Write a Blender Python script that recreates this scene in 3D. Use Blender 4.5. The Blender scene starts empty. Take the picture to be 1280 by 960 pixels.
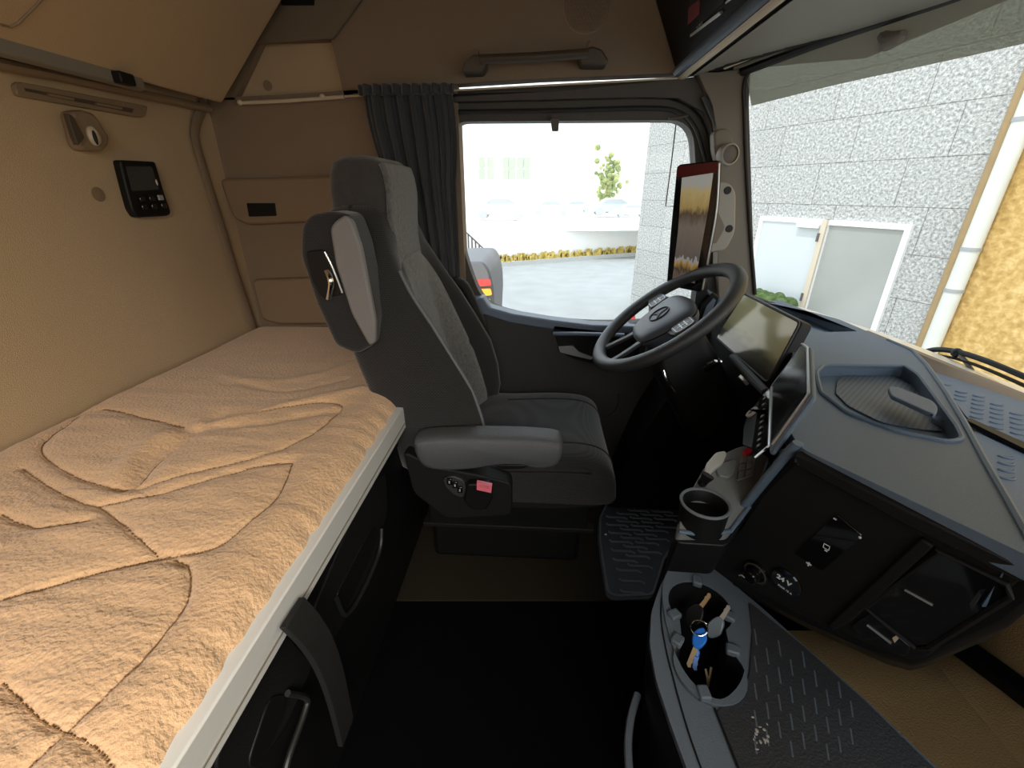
import bpy, bmesh, math, random
import numpy as np
from mathutils import Vector, Matrix, noise
from mathutils.geometry import tessellate_polygon
random.seed(7)
scn = bpy.context.scene
C = scn.collection
PI = math.pi
# ---------------------------------------------------------------- camera model (used to measure the photo)
F = 545.; PIT = math.radians(23.8); YAW = math.radians(3.4); CZ = 1.24
_cp, _sp, _cy, _sy = math.cos(PIT), math.sin(PIT), math.cos(YAW), math.sin(YAW)
RT = Vector((_cy, _sy, 0)); FW = Vector((-_sy*_cp, _cy*_cp, -_sp)); UP = Vector((-_sy*_sp, _cy*_sp, _cp))
CAM = Vector((0, 0, CZ))
def ray(u, v): return FW + RT*((u-640)/F) + UP*((480-v)/F)
def at(u, v, X=None, Y=None, Z=None):
    d = ray(u, v)
    t = X/d.x if X is not None else (Y/d.y if Y is not None else (Z-CZ)/d.z)
    return CAM + d*t
class Pl:
    """plane with an in-plane frame; measures photo points onto it"""
    def __init__(s, p0, ex, ey):
        s.p = Vector(p0); s.x = Vector(ex).normalized(); s.n = s.x.cross(Vector(ey)).normalized(); s.y = s.n.cross(s.x)
        s.M = Matrix((s.x, s.y, s.n)).transposed().to_4x4(); s.M.translation = s.p
    def hit(s, u, v):
        d = ray(u, v); return CAM + d*((s.p-CAM).dot(s.n)/d.dot(s.n))
    def l(s, u, v):
        h = s.hit(u, v)-s.p; return (h.dot(s.x), h.dot(s.y))
# ---------------------------------------------------------------- materials
def nd(nt, t, **k):
    n = nt.nodes.new(t)
    for a, b in k.items(): setattr(n, a, b)
    return n
def mat(name, col, rough=.6, metal=0., bump=0., bs=60., var=0., vs=6., spec=.5, coat=0., emit=None, es=1., sheen=0., stretch=None, bd=.01):
    m = bpy.data.materials.new(name); m.use_nodes = True; nt = m.node_tree; b = nt.nodes['Principled BSDF']
    b.inputs['Base Color'].default_value = (*col, 1); b.inputs['Roughness'].default_value = rough
    b.inputs['Metallic'].default_value = metal; b.inputs['Specular IOR Level'].default_value = spec
    b.inputs['Coat Weight'].default_value = coat; b.inputs['Sheen Weight'].default_value = sheen
    tc = nd(nt, 'ShaderNodeTexCoord'); src = tc.outputs['Object']
    if stretch:
        mp = nd(nt, 'ShaderNodeMapping'); mp.inputs['Scale'].default_value = stretch
        nt.links.new(src, mp.inputs[0]); src = mp.outputs[0]
    if bump:
        n = nd(nt, 'ShaderNodeTexNoise'); n.inputs['Scale'].default_value = bs; n.inputs['Detail'].default_value = 4
        nt.links.new(src, n.inputs['Vector'])
        bp = nd(nt, 'ShaderNodeBump'); bp.inputs['Strength'].default_value = bump; bp.inputs['Distance'].default_value = bd
        nt.links.new(n.outputs[0], bp.inputs['Height']); nt.links.new(bp.outputs[0], b.inputs['Normal'])
    if var:
        n = nd(nt, 'ShaderNodeTexNoise'); n.inputs['Scale'].default_value = vs; n.inputs['Detail'].default_value = 5
        nt.links.new(src, n.inputs['Vector'])
        mx = nd(nt, 'ShaderNodeMix', data_type='RGBA')
        mx.inputs[6].default_value = (*[c*(1-var) for c in col], 1); mx.inputs[7].default_value = (*[min(1, c*(1+var)) for c in col], 1)
        nt.links.new(n.outputs[0], mx.inputs[0]); nt.links.new(mx.outputs[2], b.inputs['Base Color'])
    if emit:
        b.inputs['Emission Color'].default_value = (*emit, 1); b.inputs['Emission Strength'].default_value = es
    return m
def ramp_mat(name, stops, scale, rough=.7, bump=.3, detail=6, coord='Object', noise_t='noise', stretch=None, bd=.01, metal=0, es=0.):
    m = bpy.data.materials.new(name); m.use_nodes = True; nt = m.node_tree; b = nt.nodes['Principled BSDF']
    b.inputs['Roughness'].default_value = rough; b.inputs['Metallic'].default_value = metal
    tc = nd(nt, 'ShaderNodeTexCoord'); src = tc.outputs[coord]
    if stretch:
        mp = nd(nt, 'ShaderNodeMapping'); mp.inputs['Scale'].default_value = stretch
        nt.links.new(src, mp.inputs[0]); src = mp.outputs[0]
    if noise_t == 'vor':
        n = nd(nt, 'ShaderNodeTexVoronoi'); out = n.outputs['Distance']
    else:
        n = nd(nt, 'ShaderNodeTexNoise'); n.inputs['Detail'].default_value = detail; out = n.outputs[0]
    n.inputs['Scale'].default_value = scale
    nt.links.new(src, n.inputs['Vector'])
    r = nd(nt, 'ShaderNodeValToRGB'); cr = r.color_ramp
    while len(cr.elements) < len(stops): cr.elements.new(.5)
    for e, (p, c) in zip(cr.elements, stops): e.position = p; e.color = (*c, 1)
    nt.links.new(out, r.inputs[0]); nt.links.new(r.outputs[0], b.inputs['Base Color'])
    if es:
        nt.links.new(r.outputs[0], b.inputs['Emission Color']); b.inputs['Emission Strength'].default_value = es
    if bump:
        bp = nd(nt, 'ShaderNodeBump'); bp.inputs['Strength'].default_value = bump; bp.inputs['Distance'].default_value = bd
        nt.links.new(out, bp.inputs['Height']); nt.links.new(bp.outputs[0], b.inputs['Normal'])
    return m
def weave_mat(name, c1, c2, scale, rough=.95):
    m = bpy.data.materials.new(name); m.use_nodes = True; nt = m.node_tree; b = nt.nodes['Principled BSDF']
    b.inputs['Roughness'].default_value = rough; b.inputs['Sheen Weight'].default_value = .25; b.inputs['Specular IOR Level'].default_value = .2
    tc = nd(nt, 'ShaderNodeTexCoord')
    w1 = nd(nt, 'ShaderNodeTexWave', wave_type='BANDS', bands_direction='DIAGONAL'); w2 = nd(nt, 'ShaderNodeTexWave', wave_type='BANDS', bands_direction='Z')
    for w in (w1, w2):
        w.inputs['Scale'].default_value = scale; w.inputs['Distortion'].default_value = .6; nt.links.new(tc.outputs['Object'], w.inputs['Vector'])
    mu = nd(nt, 'ShaderNodeMath', operation='MULTIPLY'); nt.links.new(w1.outputs[1], mu.inputs[0]); nt.links.new(w2.outputs[1], mu.inputs[1])
    mx = nd(nt, 'ShaderNodeMix', data_type='RGBA'); mx.inputs[6].default_value = (*c1, 1); mx.inputs[7].default_value = (*c2, 1)
    nt.links.new(mu.outputs[0], mx.inputs[0]); nt.links.new(mx.outputs[2], b.inputs['Base Color'])
    bp = nd(nt, 'ShaderNodeBump'); bp.inputs['Strength'].default_value = .35; bp.inputs['Distance'].default_value = .002
    nt.links.new(mu.outputs[0], bp.inputs['Height']); nt.links.new(bp.outputs[0], b.inputs['Normal'])
    return m
def glass_mat(name, tint=(1, 1, 1), gl=.06, gcol=(1, 1, 1), rough=.02, haze=None, hz=0.):
    m = bpy.data.materials.new(name); m.use_nodes = True; nt = m.node_tree
    nt.nodes.remove(nt.nodes['Principled BSDF']); out = nt.nodes['Material Output']
    t = nd(nt, 'ShaderNodeBsdfTransparent'); t.inputs[0].default_value = (*tint, 1)
    g = nd(nt, 'ShaderNodeBsdfGlossy'); g.inputs['Roughness'].default_value = rough; g.inputs['Color'].default_value = (*gcol, 1)
    mx = nd(nt, 'ShaderNodeMixShader'); mx.inputs[0].default_value = gl
    nt.links.new(t.outputs[0], mx.inputs[1]); nt.links.new(g.outputs[0], mx.inputs[2]); last = mx
    if haze:
        d = nd(nt, 'ShaderNodeBsdfDiffuse'); d.inputs[0].default_value = (*haze, 1)
        m2 = nd(nt, 'ShaderNodeMixShader'); m2.inputs[0].default_value = hz
        nt.links.new(last.outputs[0], m2.inputs[1]); nt.links.new(d.outputs[0], m2.inputs[2]); last = m2
    nt.links.new(last.outputs[0], out.inputs[0])
    return m
M = {}
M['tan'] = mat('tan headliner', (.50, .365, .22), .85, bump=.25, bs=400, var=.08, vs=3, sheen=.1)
M['tan_dark'] = mat('darkened tan headliner', (.24, .175, .115), .85, bump=.25, bs=400, var=.08, vs=3)  # tan lining with side wall shade in its colour; also brown trim
M['tan_plastic'] = mat('tan plastic', (.25, .175, .11), .55, bump=.1, bs=300)
M['tan_plastic_dark'] = mat('dark tan plastic', (.075, .056, .04), .5)
M['cream'] = mat('cream plastic', (.62, .52, .38), .5)
M['carpet_tan'] = mat('tan footwell carpet', (.50, .33, .14), .95, bump=.4, bs=300, var=.1)
M['fleece'] = mat('tan fleece', (.66, .43, .25), .95, bump=.75, bs=150, var=.13, vs=14, sheen=.35, spec=.1, bd=.006)
M['alu'] = mat('satin aluminium', (.72, .73, .72), .4, metal=.15, bump=.05, bs=200, stretch=(1, .05, 1))
M['grey_rail'] = mat('grey rail', (.22, .20, .17), .5)
M['dash'] = mat('slate dash plastic', (.100, .140, .190), .5, bump=.22, bs=500, var=.05, vs=5, spec=.5)
M['dash_dark'] = mat('dark dash plastic', (.009, .009, .009), .6, bump=.2, bs=500, spec=.25)
M['console_grey'] = mat('grey console plastic', (.21, .22, .215), .4, bump=.1, bs=400)
M['console_blue'] = mat('console shell plastic', (.105, .125, .145), .45, bump=.2, bs=500)
M['console_mat'] = mat('dark console top', (.030, .031, .033), .5, bump=.25, bs=300, var=.3, vs=10)
M['black'] = mat('black plastic', (.006, .006, .0065), .5, spec=.3)
M['black_gloss'] = mat('gloss black', (.006, .006, .007), .08, coat=.5)
M['rib'] = mat('lightened rubber ribs', (.17, .18, .19), .45, bump=.2, bs=200, var=.3, vs=20)  # lighter than the mat sheet, standing in for light on the ribs
M['rubber'] = mat('black rubber', (.055, .060, .066), .5, bump=.2, bs=200, var=.2, vs=20)
M['carpet'] = mat('black carpet', (.0035, .0035, .004), 1, bump=.3, bs=500, spec=.0)
M['floor_brown'] = mat('brown black floor lining', (.022, .018, .012), .8, bump=.2, bs=300, spec=.1)
M['door_dark'] = mat('charcoal door plastic', (.045, .042, .038), .6, bump=.25, bs=500)
M['door_grey'] = mat('grey door cap', (.15, .19, .25), .42, bump=.1, bs=400)
M['frame_brown'] = mat('dark brown frame trim', (.060, .050, .041), .6, bump=.1, bs=400)
M['frame_black'] = mat('black seal rubber', (.018, .018, .018), .5)
M['pillar'] = mat('taupe pillar plastic', (.165, .135, .10), .55, bump=.12, bs=400)
M['pillar_lt'] = mat('pale grip plastic', (.30, .27, .225), .5)
M['seat_dark'] = weave_mat('charcoal seat weave', (.020, .020, .021), (.050, .048, .045), 75)
M['seat_black'] = weave_mat('black seat fabric', (.020, .020, .021), (.036, .037, .039), 75)
M['seat_head'] = mat('dark head fabric', (.055, .052, .050), .95, bump=.35, bs=350, var=.25, vs=60, sheen=.3, spec=.1)
M['seat_grey'] = mat('grey velour', (.135, .133, .130), .95, bump=.5, bs=260, var=.6, vs=95, sheen=.4, spec=.1)
M['piping'] = mat('grey piping', (.15, .165, .18), .7)
M['panel_lt'] = mat('silver grey leatherette', (.19, .185, .188), .55, bump=.2, bs=300)
M['armrest'] = mat('armrest vinyl', (.085, .09, .098), .45, bump=.3, bs=400)
M['bright'] = mat('bright ring', (.75, .75, .72), .3)
M['chrome'] = mat('chrome', (.8, .8, .8), .15, metal=1)
M['silver'] = mat('silver plastic', (.55, .56, .56), .3, metal=.6)
M['brass'] = mat('key blade metal', (.72, .60, .38), .3, metal=.8)
M['pink'] = mat('red release button', (.80, .17, .22), .4)
M['red'] = mat('red plastic', (.70, .03, .04), .4)
M['wheel'] = mat('steering leather', (.040, .043, .047), .42, bump=.2, bs=500)
M['wheel_hub'] = mat('slate hub plastic', (.085, .10, .125), .42, bump=.12, bs=500)
M['curtain'] = mat('charcoal curtain cloth', (.055, .058, .062), .9, bump=.3, bs=300, sheen=.3, spec=.1)
M['strap'] = mat('black webbing', (.004, .004, .004), .8, bump=.3, bs=600)
M['white_mark'] = mat('white print', (.62, .64, .62), .5, emit=(.7, .72, .7), es=.05)
M['dim_mark'] = mat('grey print', (.35, .36, .36), .5)
M['blue'] = mat('blue key head', (.01, .16, .62), .35)
M['grey_key'] = mat('grey key head', (.16, .20, .23), .4)
M['crumb'] = mat('white crumb', (.85, .85, .8), .8)
M['lens'] = mat('lamp lens', (.55, .46, .33), .3)
M['screen_off'] = ramp_mat('dusty dark touchscreen', [(0, (.01, .011, .012)), (.55, (.018, .02, .022)), (.72, (.09, .10, .11))], 9, rough=.12, bump=0, stretch=(1, 6, 1))
M['white_paint'] = mat('white frame paint', (.86, .87, .88), .5)
M['pane_white'] = mat('white door panel', (.60, .64, .65), .4, var=.04, vs=1)
M['pane_grey'] = mat('frosted grey glass', (.36, .37, .345), .25, var=.16, vs=1.2)
M['pipe_white'] = mat('pale drain pipe', (.66, .68, .62), .5, var=.08, vs=4)
M['pipe_brown'] = mat('brown corner bead', (.34, .24, .12), .8, bump=.3, bs=40, var=.2)
M['ochre'] = ramp_mat('ochre render', [(.25, (.40, .25, .075)), (.5, (.58, .38, .13)), (.75, (.78, .55, .24))], 14, rough=.95, bump=.6, detail=8, bd=.03)
M['white_wall'] = mat('white render', (.9, .9, .88), .9)
M['asphalt'] = mat('pale dusty asphalt', (.34, .35, .34), .95, bump=.3, bs=8, var=.18, vs=1.5)
M['drygrass'] = ramp_mat('dry grass', [(.3, (.35, .25, .05)), (.7, (.75, .58, .18))], 6, rough=1, bump=.5)
M['hedge'] = ramp_mat('grass green', [(.3, (.03, .06, .015)), (.7, (.10, .15, .045))], 12, rough=1, bump=.6)
M['leaf'] = ramp_mat('far tree leaves', [(.3, (.12, .20, .06)), (.7, (.5, .5, .2))], 2, rough=1, bump=.5)
M['pane_green'] = mat('greenish window pane', (.42, .50, .36), .3)
M['fence'] = mat('dark fence steel', (.12, .10, .09), .6)
M['car_white'] = mat('white car paint', (.85, .85, .85), .3)
M['car_blue'] = mat('blue grey car paint', (.50, .60, .75), .3)
M['car_glass'] = mat('car window', (.40, .42, .42), .3)  # panes lightened to imitate the overexposed yard
M['grey_car'] = mat('glare washed tyre', (.45, .45, .44), .8)  # tyre grey paled to imitate overexposure, not its own colour
M['truck_dark'] = mat('dark grey truck plastic', (.12, .12, .13), .5)
M['lamp_red'] = mat('red lamp', (.75, .06, .05), .3, emit=(.8, .05, .04), es=.4)
M['lamp_amber'] = mat('amber lamp', (.9, .45, .05), .3, emit=(.9, .4, .03), es=.4)
M['stick'] = mat('dry cane', (.42, .32, .20), .9)
M['glass'] = glass_mat('side window glass', (.98, .99, .985), .015)
M['wind'] = glass_mat('windshield glass', (.96, .975, .965), .025)
M['band'] = glass_mat('tinted windshield band', (.30, .33, .28), .05, rough=.12, haze=(.60, .61, .52), hz=.62)
M['body'] = mat('cream truck paint', (.72, .64, .52), .35, coat=.3)
def granite():
    m = bpy.data.materials.new('granite cladding'); m.use_nodes = True; nt = m.node_tree; b = nt.nodes['Principled BSDF']; b.inputs['Roughness'].default_value = .6
    tc = nd(nt, 'ShaderNodeTexCoord')
    v = nd(nt, 'ShaderNodeTexNoise'); v.inputs['Scale'].default_value = 30; v.inputs['Detail'].default_value = 5; v.inputs['Roughness'].default_value = .75
    nt.links.new(tc.outputs['Object'], v.inputs['Vector'])
    r = nd(nt, 'ShaderNodeValToRGB'); cr = r.color_ramp; cr.elements.new(.5)
    for e, (p, c) in zip(cr.elements, [(.38, .22), (.5, .43), (.62, .66)]): e.position = p; e.color = (c*.99, c, c*.96, 1)
    nt.links.new(v.outputs[0], r.inputs[0])
    mp = nd(nt, 'ShaderNodeMapping'); mp.inputs['Location'].default_value = (0.2, .06, 0); nt.links.new(tc.outputs['Object'], mp.inputs[0])
    bk = nd(nt, 'ShaderNodeTexBrick'); bk.offset = .35
    bk.inputs['Scale'].default_value = 1; bk.inputs['Brick Width'].default_value = 1.15; bk.inputs['Row Height'].default_value = .56
    bk.inputs['Mortar Size'].default_value = .006; bk.inputs['Mortar Smooth'].default_value = .3
    bk.inputs['Color1'].default_value = (1, 1, 1, 1); bk.inputs['Color2'].default_value = (.93, .93, .93, 1); bk.inputs['Mortar'].default_value = (.45, .43, .40, 1)
    nt.links.new(mp.outputs[0], bk.inputs['Vector'])
    mx = nd(nt, 'ShaderNodeMix', data_type='RGBA', blend_type='MULTIPLY'); mx.inputs[0].default_value = 1
    nt.links.new(r.outputs[0], mx.inputs[6]); nt.links.new(bk.outputs[0], mx.inputs[7]); nt.links.new(mx.outputs[2], b.inputs['Base Color'])
    return m
M['granite'] = granite()
def camview():
    # picture shown by the mirror-camera screen: yellow buildings above a grey brown yard
    m = bpy.data.materials.new('mirror camera picture'); m.use_nodes = True; nt = m.node_tree; b = nt.nodes['Principled BSDF']; b.inputs['Roughness'].default_value = .25
    tc = nd(nt, 'ShaderNodeTexCoord'); sp = nd(nt, 'ShaderNodeSeparateXYZ'); nt.links.new(tc.outputs['Generated'], sp.inputs[0])
    n = nd(nt, 'ShaderNodeTexNoise'); n.inputs['Scale'].default_value = 9; n.inputs['Detail'].default_value = 6; nt.links.new(tc.outputs['Generated'], n.inputs['Vector'])
    ad = nd(nt, 'ShaderNodeMath', operation='MULTIPLY_ADD'); ad.inputs[1].default_value = .18; nt.links.new(n.outputs[0], ad.inputs[0]); nt.links.new(sp.outputs['Z'], ad.inputs[2])
    r = nd(nt, 'ShaderNodeValToRGB'); cr = r.color_ramp
    st = [(0, (.16, .12, .10)), (.16, (.20, .15, .12)), (.20, (.10, .07, .05)), (.27, (.55, .34, .10)), (.32, (.45, .50, .55)), (.335, (.17, .145, .13)), (.62, (.25, .21, .18)), (.74, (.13, .09, .06)), (.80, (.50, .36, .14)), (.93, (.62, .50, .24)), (1, (.50, .52, .50))]
    while len(cr.elements) < len(st): cr.elements.new(.5)
    for e, (p, c) in zip(cr.elements, st): e.position = p; e.color = (*c, 1)
    nt.links.new(ad.outputs[0], r.inputs[0]); nt.links.new(r.outputs[0], b.inputs['Base Color']); nt.links.new(r.outputs[0], b.inputs['Emission Color']); b.inputs['Emission Strength'].default_value = .22
    return m
M['camview'] = camview()
def cluster():  # olive reflection painted into the screen colour, stronger towards the top
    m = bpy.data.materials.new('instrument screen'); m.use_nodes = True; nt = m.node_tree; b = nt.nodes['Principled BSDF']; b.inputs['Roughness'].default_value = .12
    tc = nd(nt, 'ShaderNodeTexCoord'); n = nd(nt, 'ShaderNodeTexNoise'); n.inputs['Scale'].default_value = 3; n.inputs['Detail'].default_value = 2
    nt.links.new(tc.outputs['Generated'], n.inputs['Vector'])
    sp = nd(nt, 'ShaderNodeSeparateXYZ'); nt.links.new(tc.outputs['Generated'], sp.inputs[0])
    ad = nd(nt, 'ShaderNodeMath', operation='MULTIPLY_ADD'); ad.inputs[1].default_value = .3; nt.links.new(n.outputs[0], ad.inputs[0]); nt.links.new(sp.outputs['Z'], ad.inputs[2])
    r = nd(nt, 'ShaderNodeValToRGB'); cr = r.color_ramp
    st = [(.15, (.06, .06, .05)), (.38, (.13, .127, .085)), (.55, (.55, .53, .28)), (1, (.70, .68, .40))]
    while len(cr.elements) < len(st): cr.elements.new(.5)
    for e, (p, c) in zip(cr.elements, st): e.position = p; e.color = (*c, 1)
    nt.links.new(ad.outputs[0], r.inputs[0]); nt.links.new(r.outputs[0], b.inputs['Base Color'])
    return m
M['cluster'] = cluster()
# ---------------------------------------------------------------- geometry kit
WORG = {}
def rrect(w, h, r, n=5, cx=0, cy=0):
    pts = []
    for (sx, sy, a0) in ((1, -1, -PI/2), (1, 1, 0), (-1, 1, PI/2), (-1, -1, PI)):
        for i in range(n+1):
            a = a0+i/n*PI/2
            pts.append((cx+sx*(w/2-r)+r*math.cos(a), cy+sy*(h/2-r)+r*math.sin(a)))
    return pts
def smooth_poly(pts, n=6, closed=True):
    out = []; N = len(pts); P = [Vector(p) for p in pts]
    rng = range(N) if closed else range(N-1)
    for i in rng:
        p0 = P[(i-1) % N] if closed or i > 0 else P[0]; p1 = P[i]; p2 = P[(i+1) % N]
        p3 = P[(i+2) % N] if closed or i+2 < N else P[-1]
        for k in range(n):
            t = k/n
            out.append(.5*((2*p1)+(p2-p0)*t+(2*p0-5*p1+4*p2-p3)*t*t+(3*p1-p0-3*p2+p3)*t**3))
    if not closed: out.append(P[-1])
    return [tuple(o) for o in out]
def round_poly(pts, r, n=4):
    """round the corners of a 2-D polygon; r scalar or list"""
    out = []; N = len(pts)
    for i in range(N):
        a, b, c = Vector(pts[i-1]).to_2d(), Vector(pts[i]).to_2d(), Vector(pts[(i+1) % N]).to_2d()
        rr = r[i] if isinstance(r, (list, tuple)) else r
        d1 = min(rr, (a-b).length*.45); d2 = min(rr, (c-b).length*.45)
        if d1 < 1e-5 or d2 < 1e-5: out.append(tuple(b)); continue
        s = b+(a-b).normalized()*d1; e = b+(c-b).normalized()*d2
        for k in range(n+1):
            t = k/n; out.append(tuple(s*(1-t)**2+b*2*t*(1-t)+e*t*t))
    return out
class G:
    def __init__(s): s.v = []; s.f = []
    def add(s, vs, fs, Mx=None):
        o = len(s.v)
        s.v += [(Mx @ Vector(p)) if Mx else Vector(p) for p in vs]
        s.f += [tuple(o+i for i in f) for f in fs]; return s
    def box(s, x0, x1, y0, y1, z0, z1, Mx=None):
        vs = [(x, y, z) for x in (x0, x1) for y in (y0, y1) for z in (z0, z1)]
        return s.add(vs, [(0, 1, 3, 2), (4, 6, 7, 5), (0, 4, 5, 1), (2, 3, 7, 6), (0, 2, 6, 4), (1, 5, 7, 3)], Mx)
    def prism(s, poly, z0, z1, Mx=None, holes=(), scale_top=None):
        loops = [list(poly)]+[list(h) for h in holes]
        flat = [p for l in loops for p in l]; n = len(flat)
        tris = tessellate_polygon([[Vector((p[0], p[1], 0)) for p in l] for l in loops])
        vs = [(p[0], p[1], z0) for p in flat]+[(p[0], p[1], z1) for p in flat]
        fs = [tuple(t) for t in tris]+[tuple(i+n for i in reversed(t)) for t in tris]
        if not holes: fs = [tuple(range(n)), tuple(range(2*n-1, n-1, -1))]
        o = 0
        for l in loops:
            m = len(l)
            for i in range(m): j = (i+1) % m; fs.append((o+i, o+j, n+o+j, n+o+i))
            o += m
        return s.add(vs, fs, Mx)
    def sweep_poly(s, pts3, vec):
        n = len(pts3); v = Vector(vec); vs = [Vector(p) for p in pts3]; vs += [p+v for p in vs]
        fs = [tuple(range(n)), tuple(range(2*n-1, n-1, -1))]+[(i, (i+1) % n, n+(i+1) % n, n+i) for i in range(n)]
        return s.add(vs, fs)
    def loft(s, secs, closed=True, caps=True, Mx=None):
        m = len(secs[0]); vs = [p for q in secs for p in q]; fs = []
        for k in range(len(secs)-1):
            for i in range(m if closed else m-1):
                j = (i+1) % m; fs.append((k*m+i, k*m+j, (k+1)*m+j, (k+1)*m+i))
        if caps and closed: fs += [tuple(range(m))[::-1], tuple((len(secs)-1)*m+i for i in range(m))]
        return s.add(vs, fs, Mx)
    def tube(s, pts, r, n=10, closed=False, caps=True, Mx=None, flat=None):
        P = [Vector(p) for p in pts]; N = len(P); secs = []
        prev = None
        for i in range(N):
            if closed: t = (P[(i+1) % N]-P[i-1]).normalized()
            else: t = (P[min(i+1, N-1)]-P[max(i-1, 0)]).normalized()
            if prev is None:
                a = Vector((0, 0, 1)) if abs(t.z) < .9 else Vector((1, 0, 0)); a = flat if flat else a
                u = (Vector(a)-t*Vector(a).dot(t)).normalized()
            else: u = (prev-t*prev.dot(t)).normalized()
            prev = u; w = t.cross(u); ri = r[i] if isinstance(r, list) else r
            rx, ry = ri if isinstance(ri, tuple) else (ri, ri)
            secs.append([P[i]+u*rx*math.cos(2*PI*k/n)+w*ry*math.sin(2*PI*k/n) for k in range(n)])
        if closed: secs.append(secs[0])
        return s.loft(secs, True, caps and not closed, Mx)
    def lathe(s, prof, n=32, Mx=None, caps=True):
        secs = [[(r*math.cos(2*PI*k/n), r*math.sin(2*PI*k/n), z) for k in range(n)] for r, z in prof]
        return s.loft(secs, True, caps, Mx)
    def ball(s, c, r, Mx=None, n=12):
        rx, ry, rz = r if isinstance(r, tuple) else (r, r, r)
        secs = [[(c[0]+rx*math.sin(a)*math.cos(2*PI*k/n), c[1]+ry*math.sin(a)*math.sin(2*PI*k/n), c[2]-rz*math.cos(a)) for k in range(n)] for a in [max(.02, min(PI-.02, PI*i/8)) for i in range(9)]]
        return s.loft(secs, True, True, Mx)
    def sheet(s, fn, nu, nv, Mx=None):
        vs = [fn(i/nu, j/nv) for i in range(nu+1) for j in range(nv+1)]
        return s.add(vs, [(i*(nv+1)+j, (i+1)*(nv+1)+j, (i+1)*(nv+1)+j+1, i*(nv+1)+j+1) for i in range(nu) for j in range(nv)], Mx)
def obj(name, g, m, parent=None, bevel=0, seg=2, ang=35, label=None, solid=0, subs=0, flat=False):
    lo = Vector((min(v.x for v in g.v), min(v.y for v in g.v), min(v.z for v in g.v)))
    hi = Vector((max(v.x for v in g.v), max(v.y for v in g.v), max(v.z for v in g.v)))
    c = (lo+hi)/2
    me = bpy.data.meshes.new(name); me.from_pydata([v-c for v in g.v], [], g.f)
    bm = bmesh.new(); bm.from_mesh(me); bmesh.ops.recalc_face_normals(bm, faces=bm.faces); bm.to_mesh(me); bm.free()
    if not flat:
        me.polygons.foreach_set('use_smooth', [True]*len(me.polygons))
        try: me.set_sharp_from_angle(angle=math.radians(ang))
        except Exception: pass
    me.materials.append(M[m] if isinstance(m, str) else m)
    o = bpy.data.objects.new(name, me); C.objects.link(o)
    WORG[o.name] = c
    if parent: o.parent = parent; o.location = c-WORG[parent.name]
    else: o.location = c
    if label: o['label'] = label
    if solid: md = o.modifiers.new('thick', 'SOLIDIFY'); md.thickness = solid; md.offset = 0
    if bevel:
        md = o.modifiers.new('bevel', 'BEVEL'); md.width = bevel; md.segments = seg; md.limit_method = 'ANGLE'; md.angle_limit = math.radians(40); md.harden_normals = False
    if subs: md = o.modifiers.new('sub', 'SUBSURF'); md.levels = subs; md.render_levels = subs
    return o
def tag(o, label, cat, group=None):
    o['label'] = label; o['category'] = cat
    if group: o['group'] = group
    return o
def thing(name, loc, label, cat, group=None):
    o = bpy.data.objects.new(name, None); C.objects.link(o); o.location = loc; o.empty_display_size = .05
    WORG[o.name] = Vector(loc); return tag(o, label, cat, group)
def struct(name, g, m, parent=None, **k):
    o = obj(name, g, m, parent, **k)
    if not parent: o['kind'] = 'structure'
    return o
def text(name, body, size, m, Mx, parent, depth=.0006, bold=0.):
    cu = bpy.data.curves.new(name, 'FONT'); cu.body = body; cu.size = size; cu.extrude = depth; cu.align_x = 'CENTER'; cu.align_y = 'CENTER'; cu.offset = bold
    t = bpy.data.objects.new('tmp', cu); C.objects.link(t); bpy.context.view_layer.update()
    me = bpy.data.meshes.new_from_object(t); bpy.data.objects.remove(t)
    g = G(); g.add([v.co for v in me.vertices], [tuple(p.vertices) for p in me.polygons], Mx)
    return obj(name, g, m, parent, flat=True)
def MY(y, flip=False):
    """local (x,y,z) -> world: x->X, y->Z, z-> +Y, placed at Y=y"""
    return Matrix(((1, 0, 0, 0), (0, 0, 1, y), (0, 1, 0, 0), (0, 0, 0, 1)))
def MX(x):
    """local (x,y,z) -> world: x->Y, y->Z, z->X"""
    return Matrix(((0, 0, 1, x), (1, 0, 0, 0), (0, 1, 0, 0), (0, 0, 0, 1)))
def pY(pts, Y): return [(lambda p: (p.x, p.z))(at(u, v, Y=Y)) for u, v in pts]
def pX(pts, X): return [(lambda p: (p.y, p.z))(at(u, v, X=X)) for u, v in pts]
def pZ(pts, Z): return [(lambda p: (p.x, p.y))(at(u, v, Z=Z)) for u, v in pts]

RX = -1.14      # rear wall
SY = 1.68       # driver-side wall lining
PY = -.74       # passenger side
# ================================================================= SHELL
struct('floor', G().box(-1.2, 1.25, PY-.02, 1.8, -.06, 0), 'carpet')
g = G().prism(pZ([(495, 752), (752, 752), (900, 752), (900, 560), (505, 560), (493, 690)], 0.0), 0.0, .006)
struct('trim_1', g, 'floor_brown', bevel=.002)
struct('wall_rear', G().box(RX-.05, RX, PY, SY+.1, 0, 2.2), 'tan')
struct('wall_passenger_side', G().box(RX, -.45, PY-.05, PY, 0, 2.2).box(-.45, 1.1, PY-.05, PY, 1.75, 2.2).box(-.45, 1.1, PY-.05, PY, 0, .95), 'tan')
struct('ceiling', G().box(RX-.05, 1.0, PY-.05, SY+.1, 2.15, 2.2), 'tan')
# driver-side wall: upper tan lining, with a niche opening
ni = pY([(293, 125), (327, 52), (414, 50), (430, 119)], SY)
up = [(RX, 1.528), (RX, 2.16), (.55, 2.16), (.55, 1.585), (.0, 1.573), (-.5, 1.553)]
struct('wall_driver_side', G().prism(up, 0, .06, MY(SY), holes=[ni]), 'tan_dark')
g = G().prism([(RX, 1.35), (RX, 1.75), (-.5, 1.75), (-.5, 1.35)], 0, .02, MY(SY+.028))
struct('trim_2', g, 'tan', label='recessed tan niche panel in the upper side wall')
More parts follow.
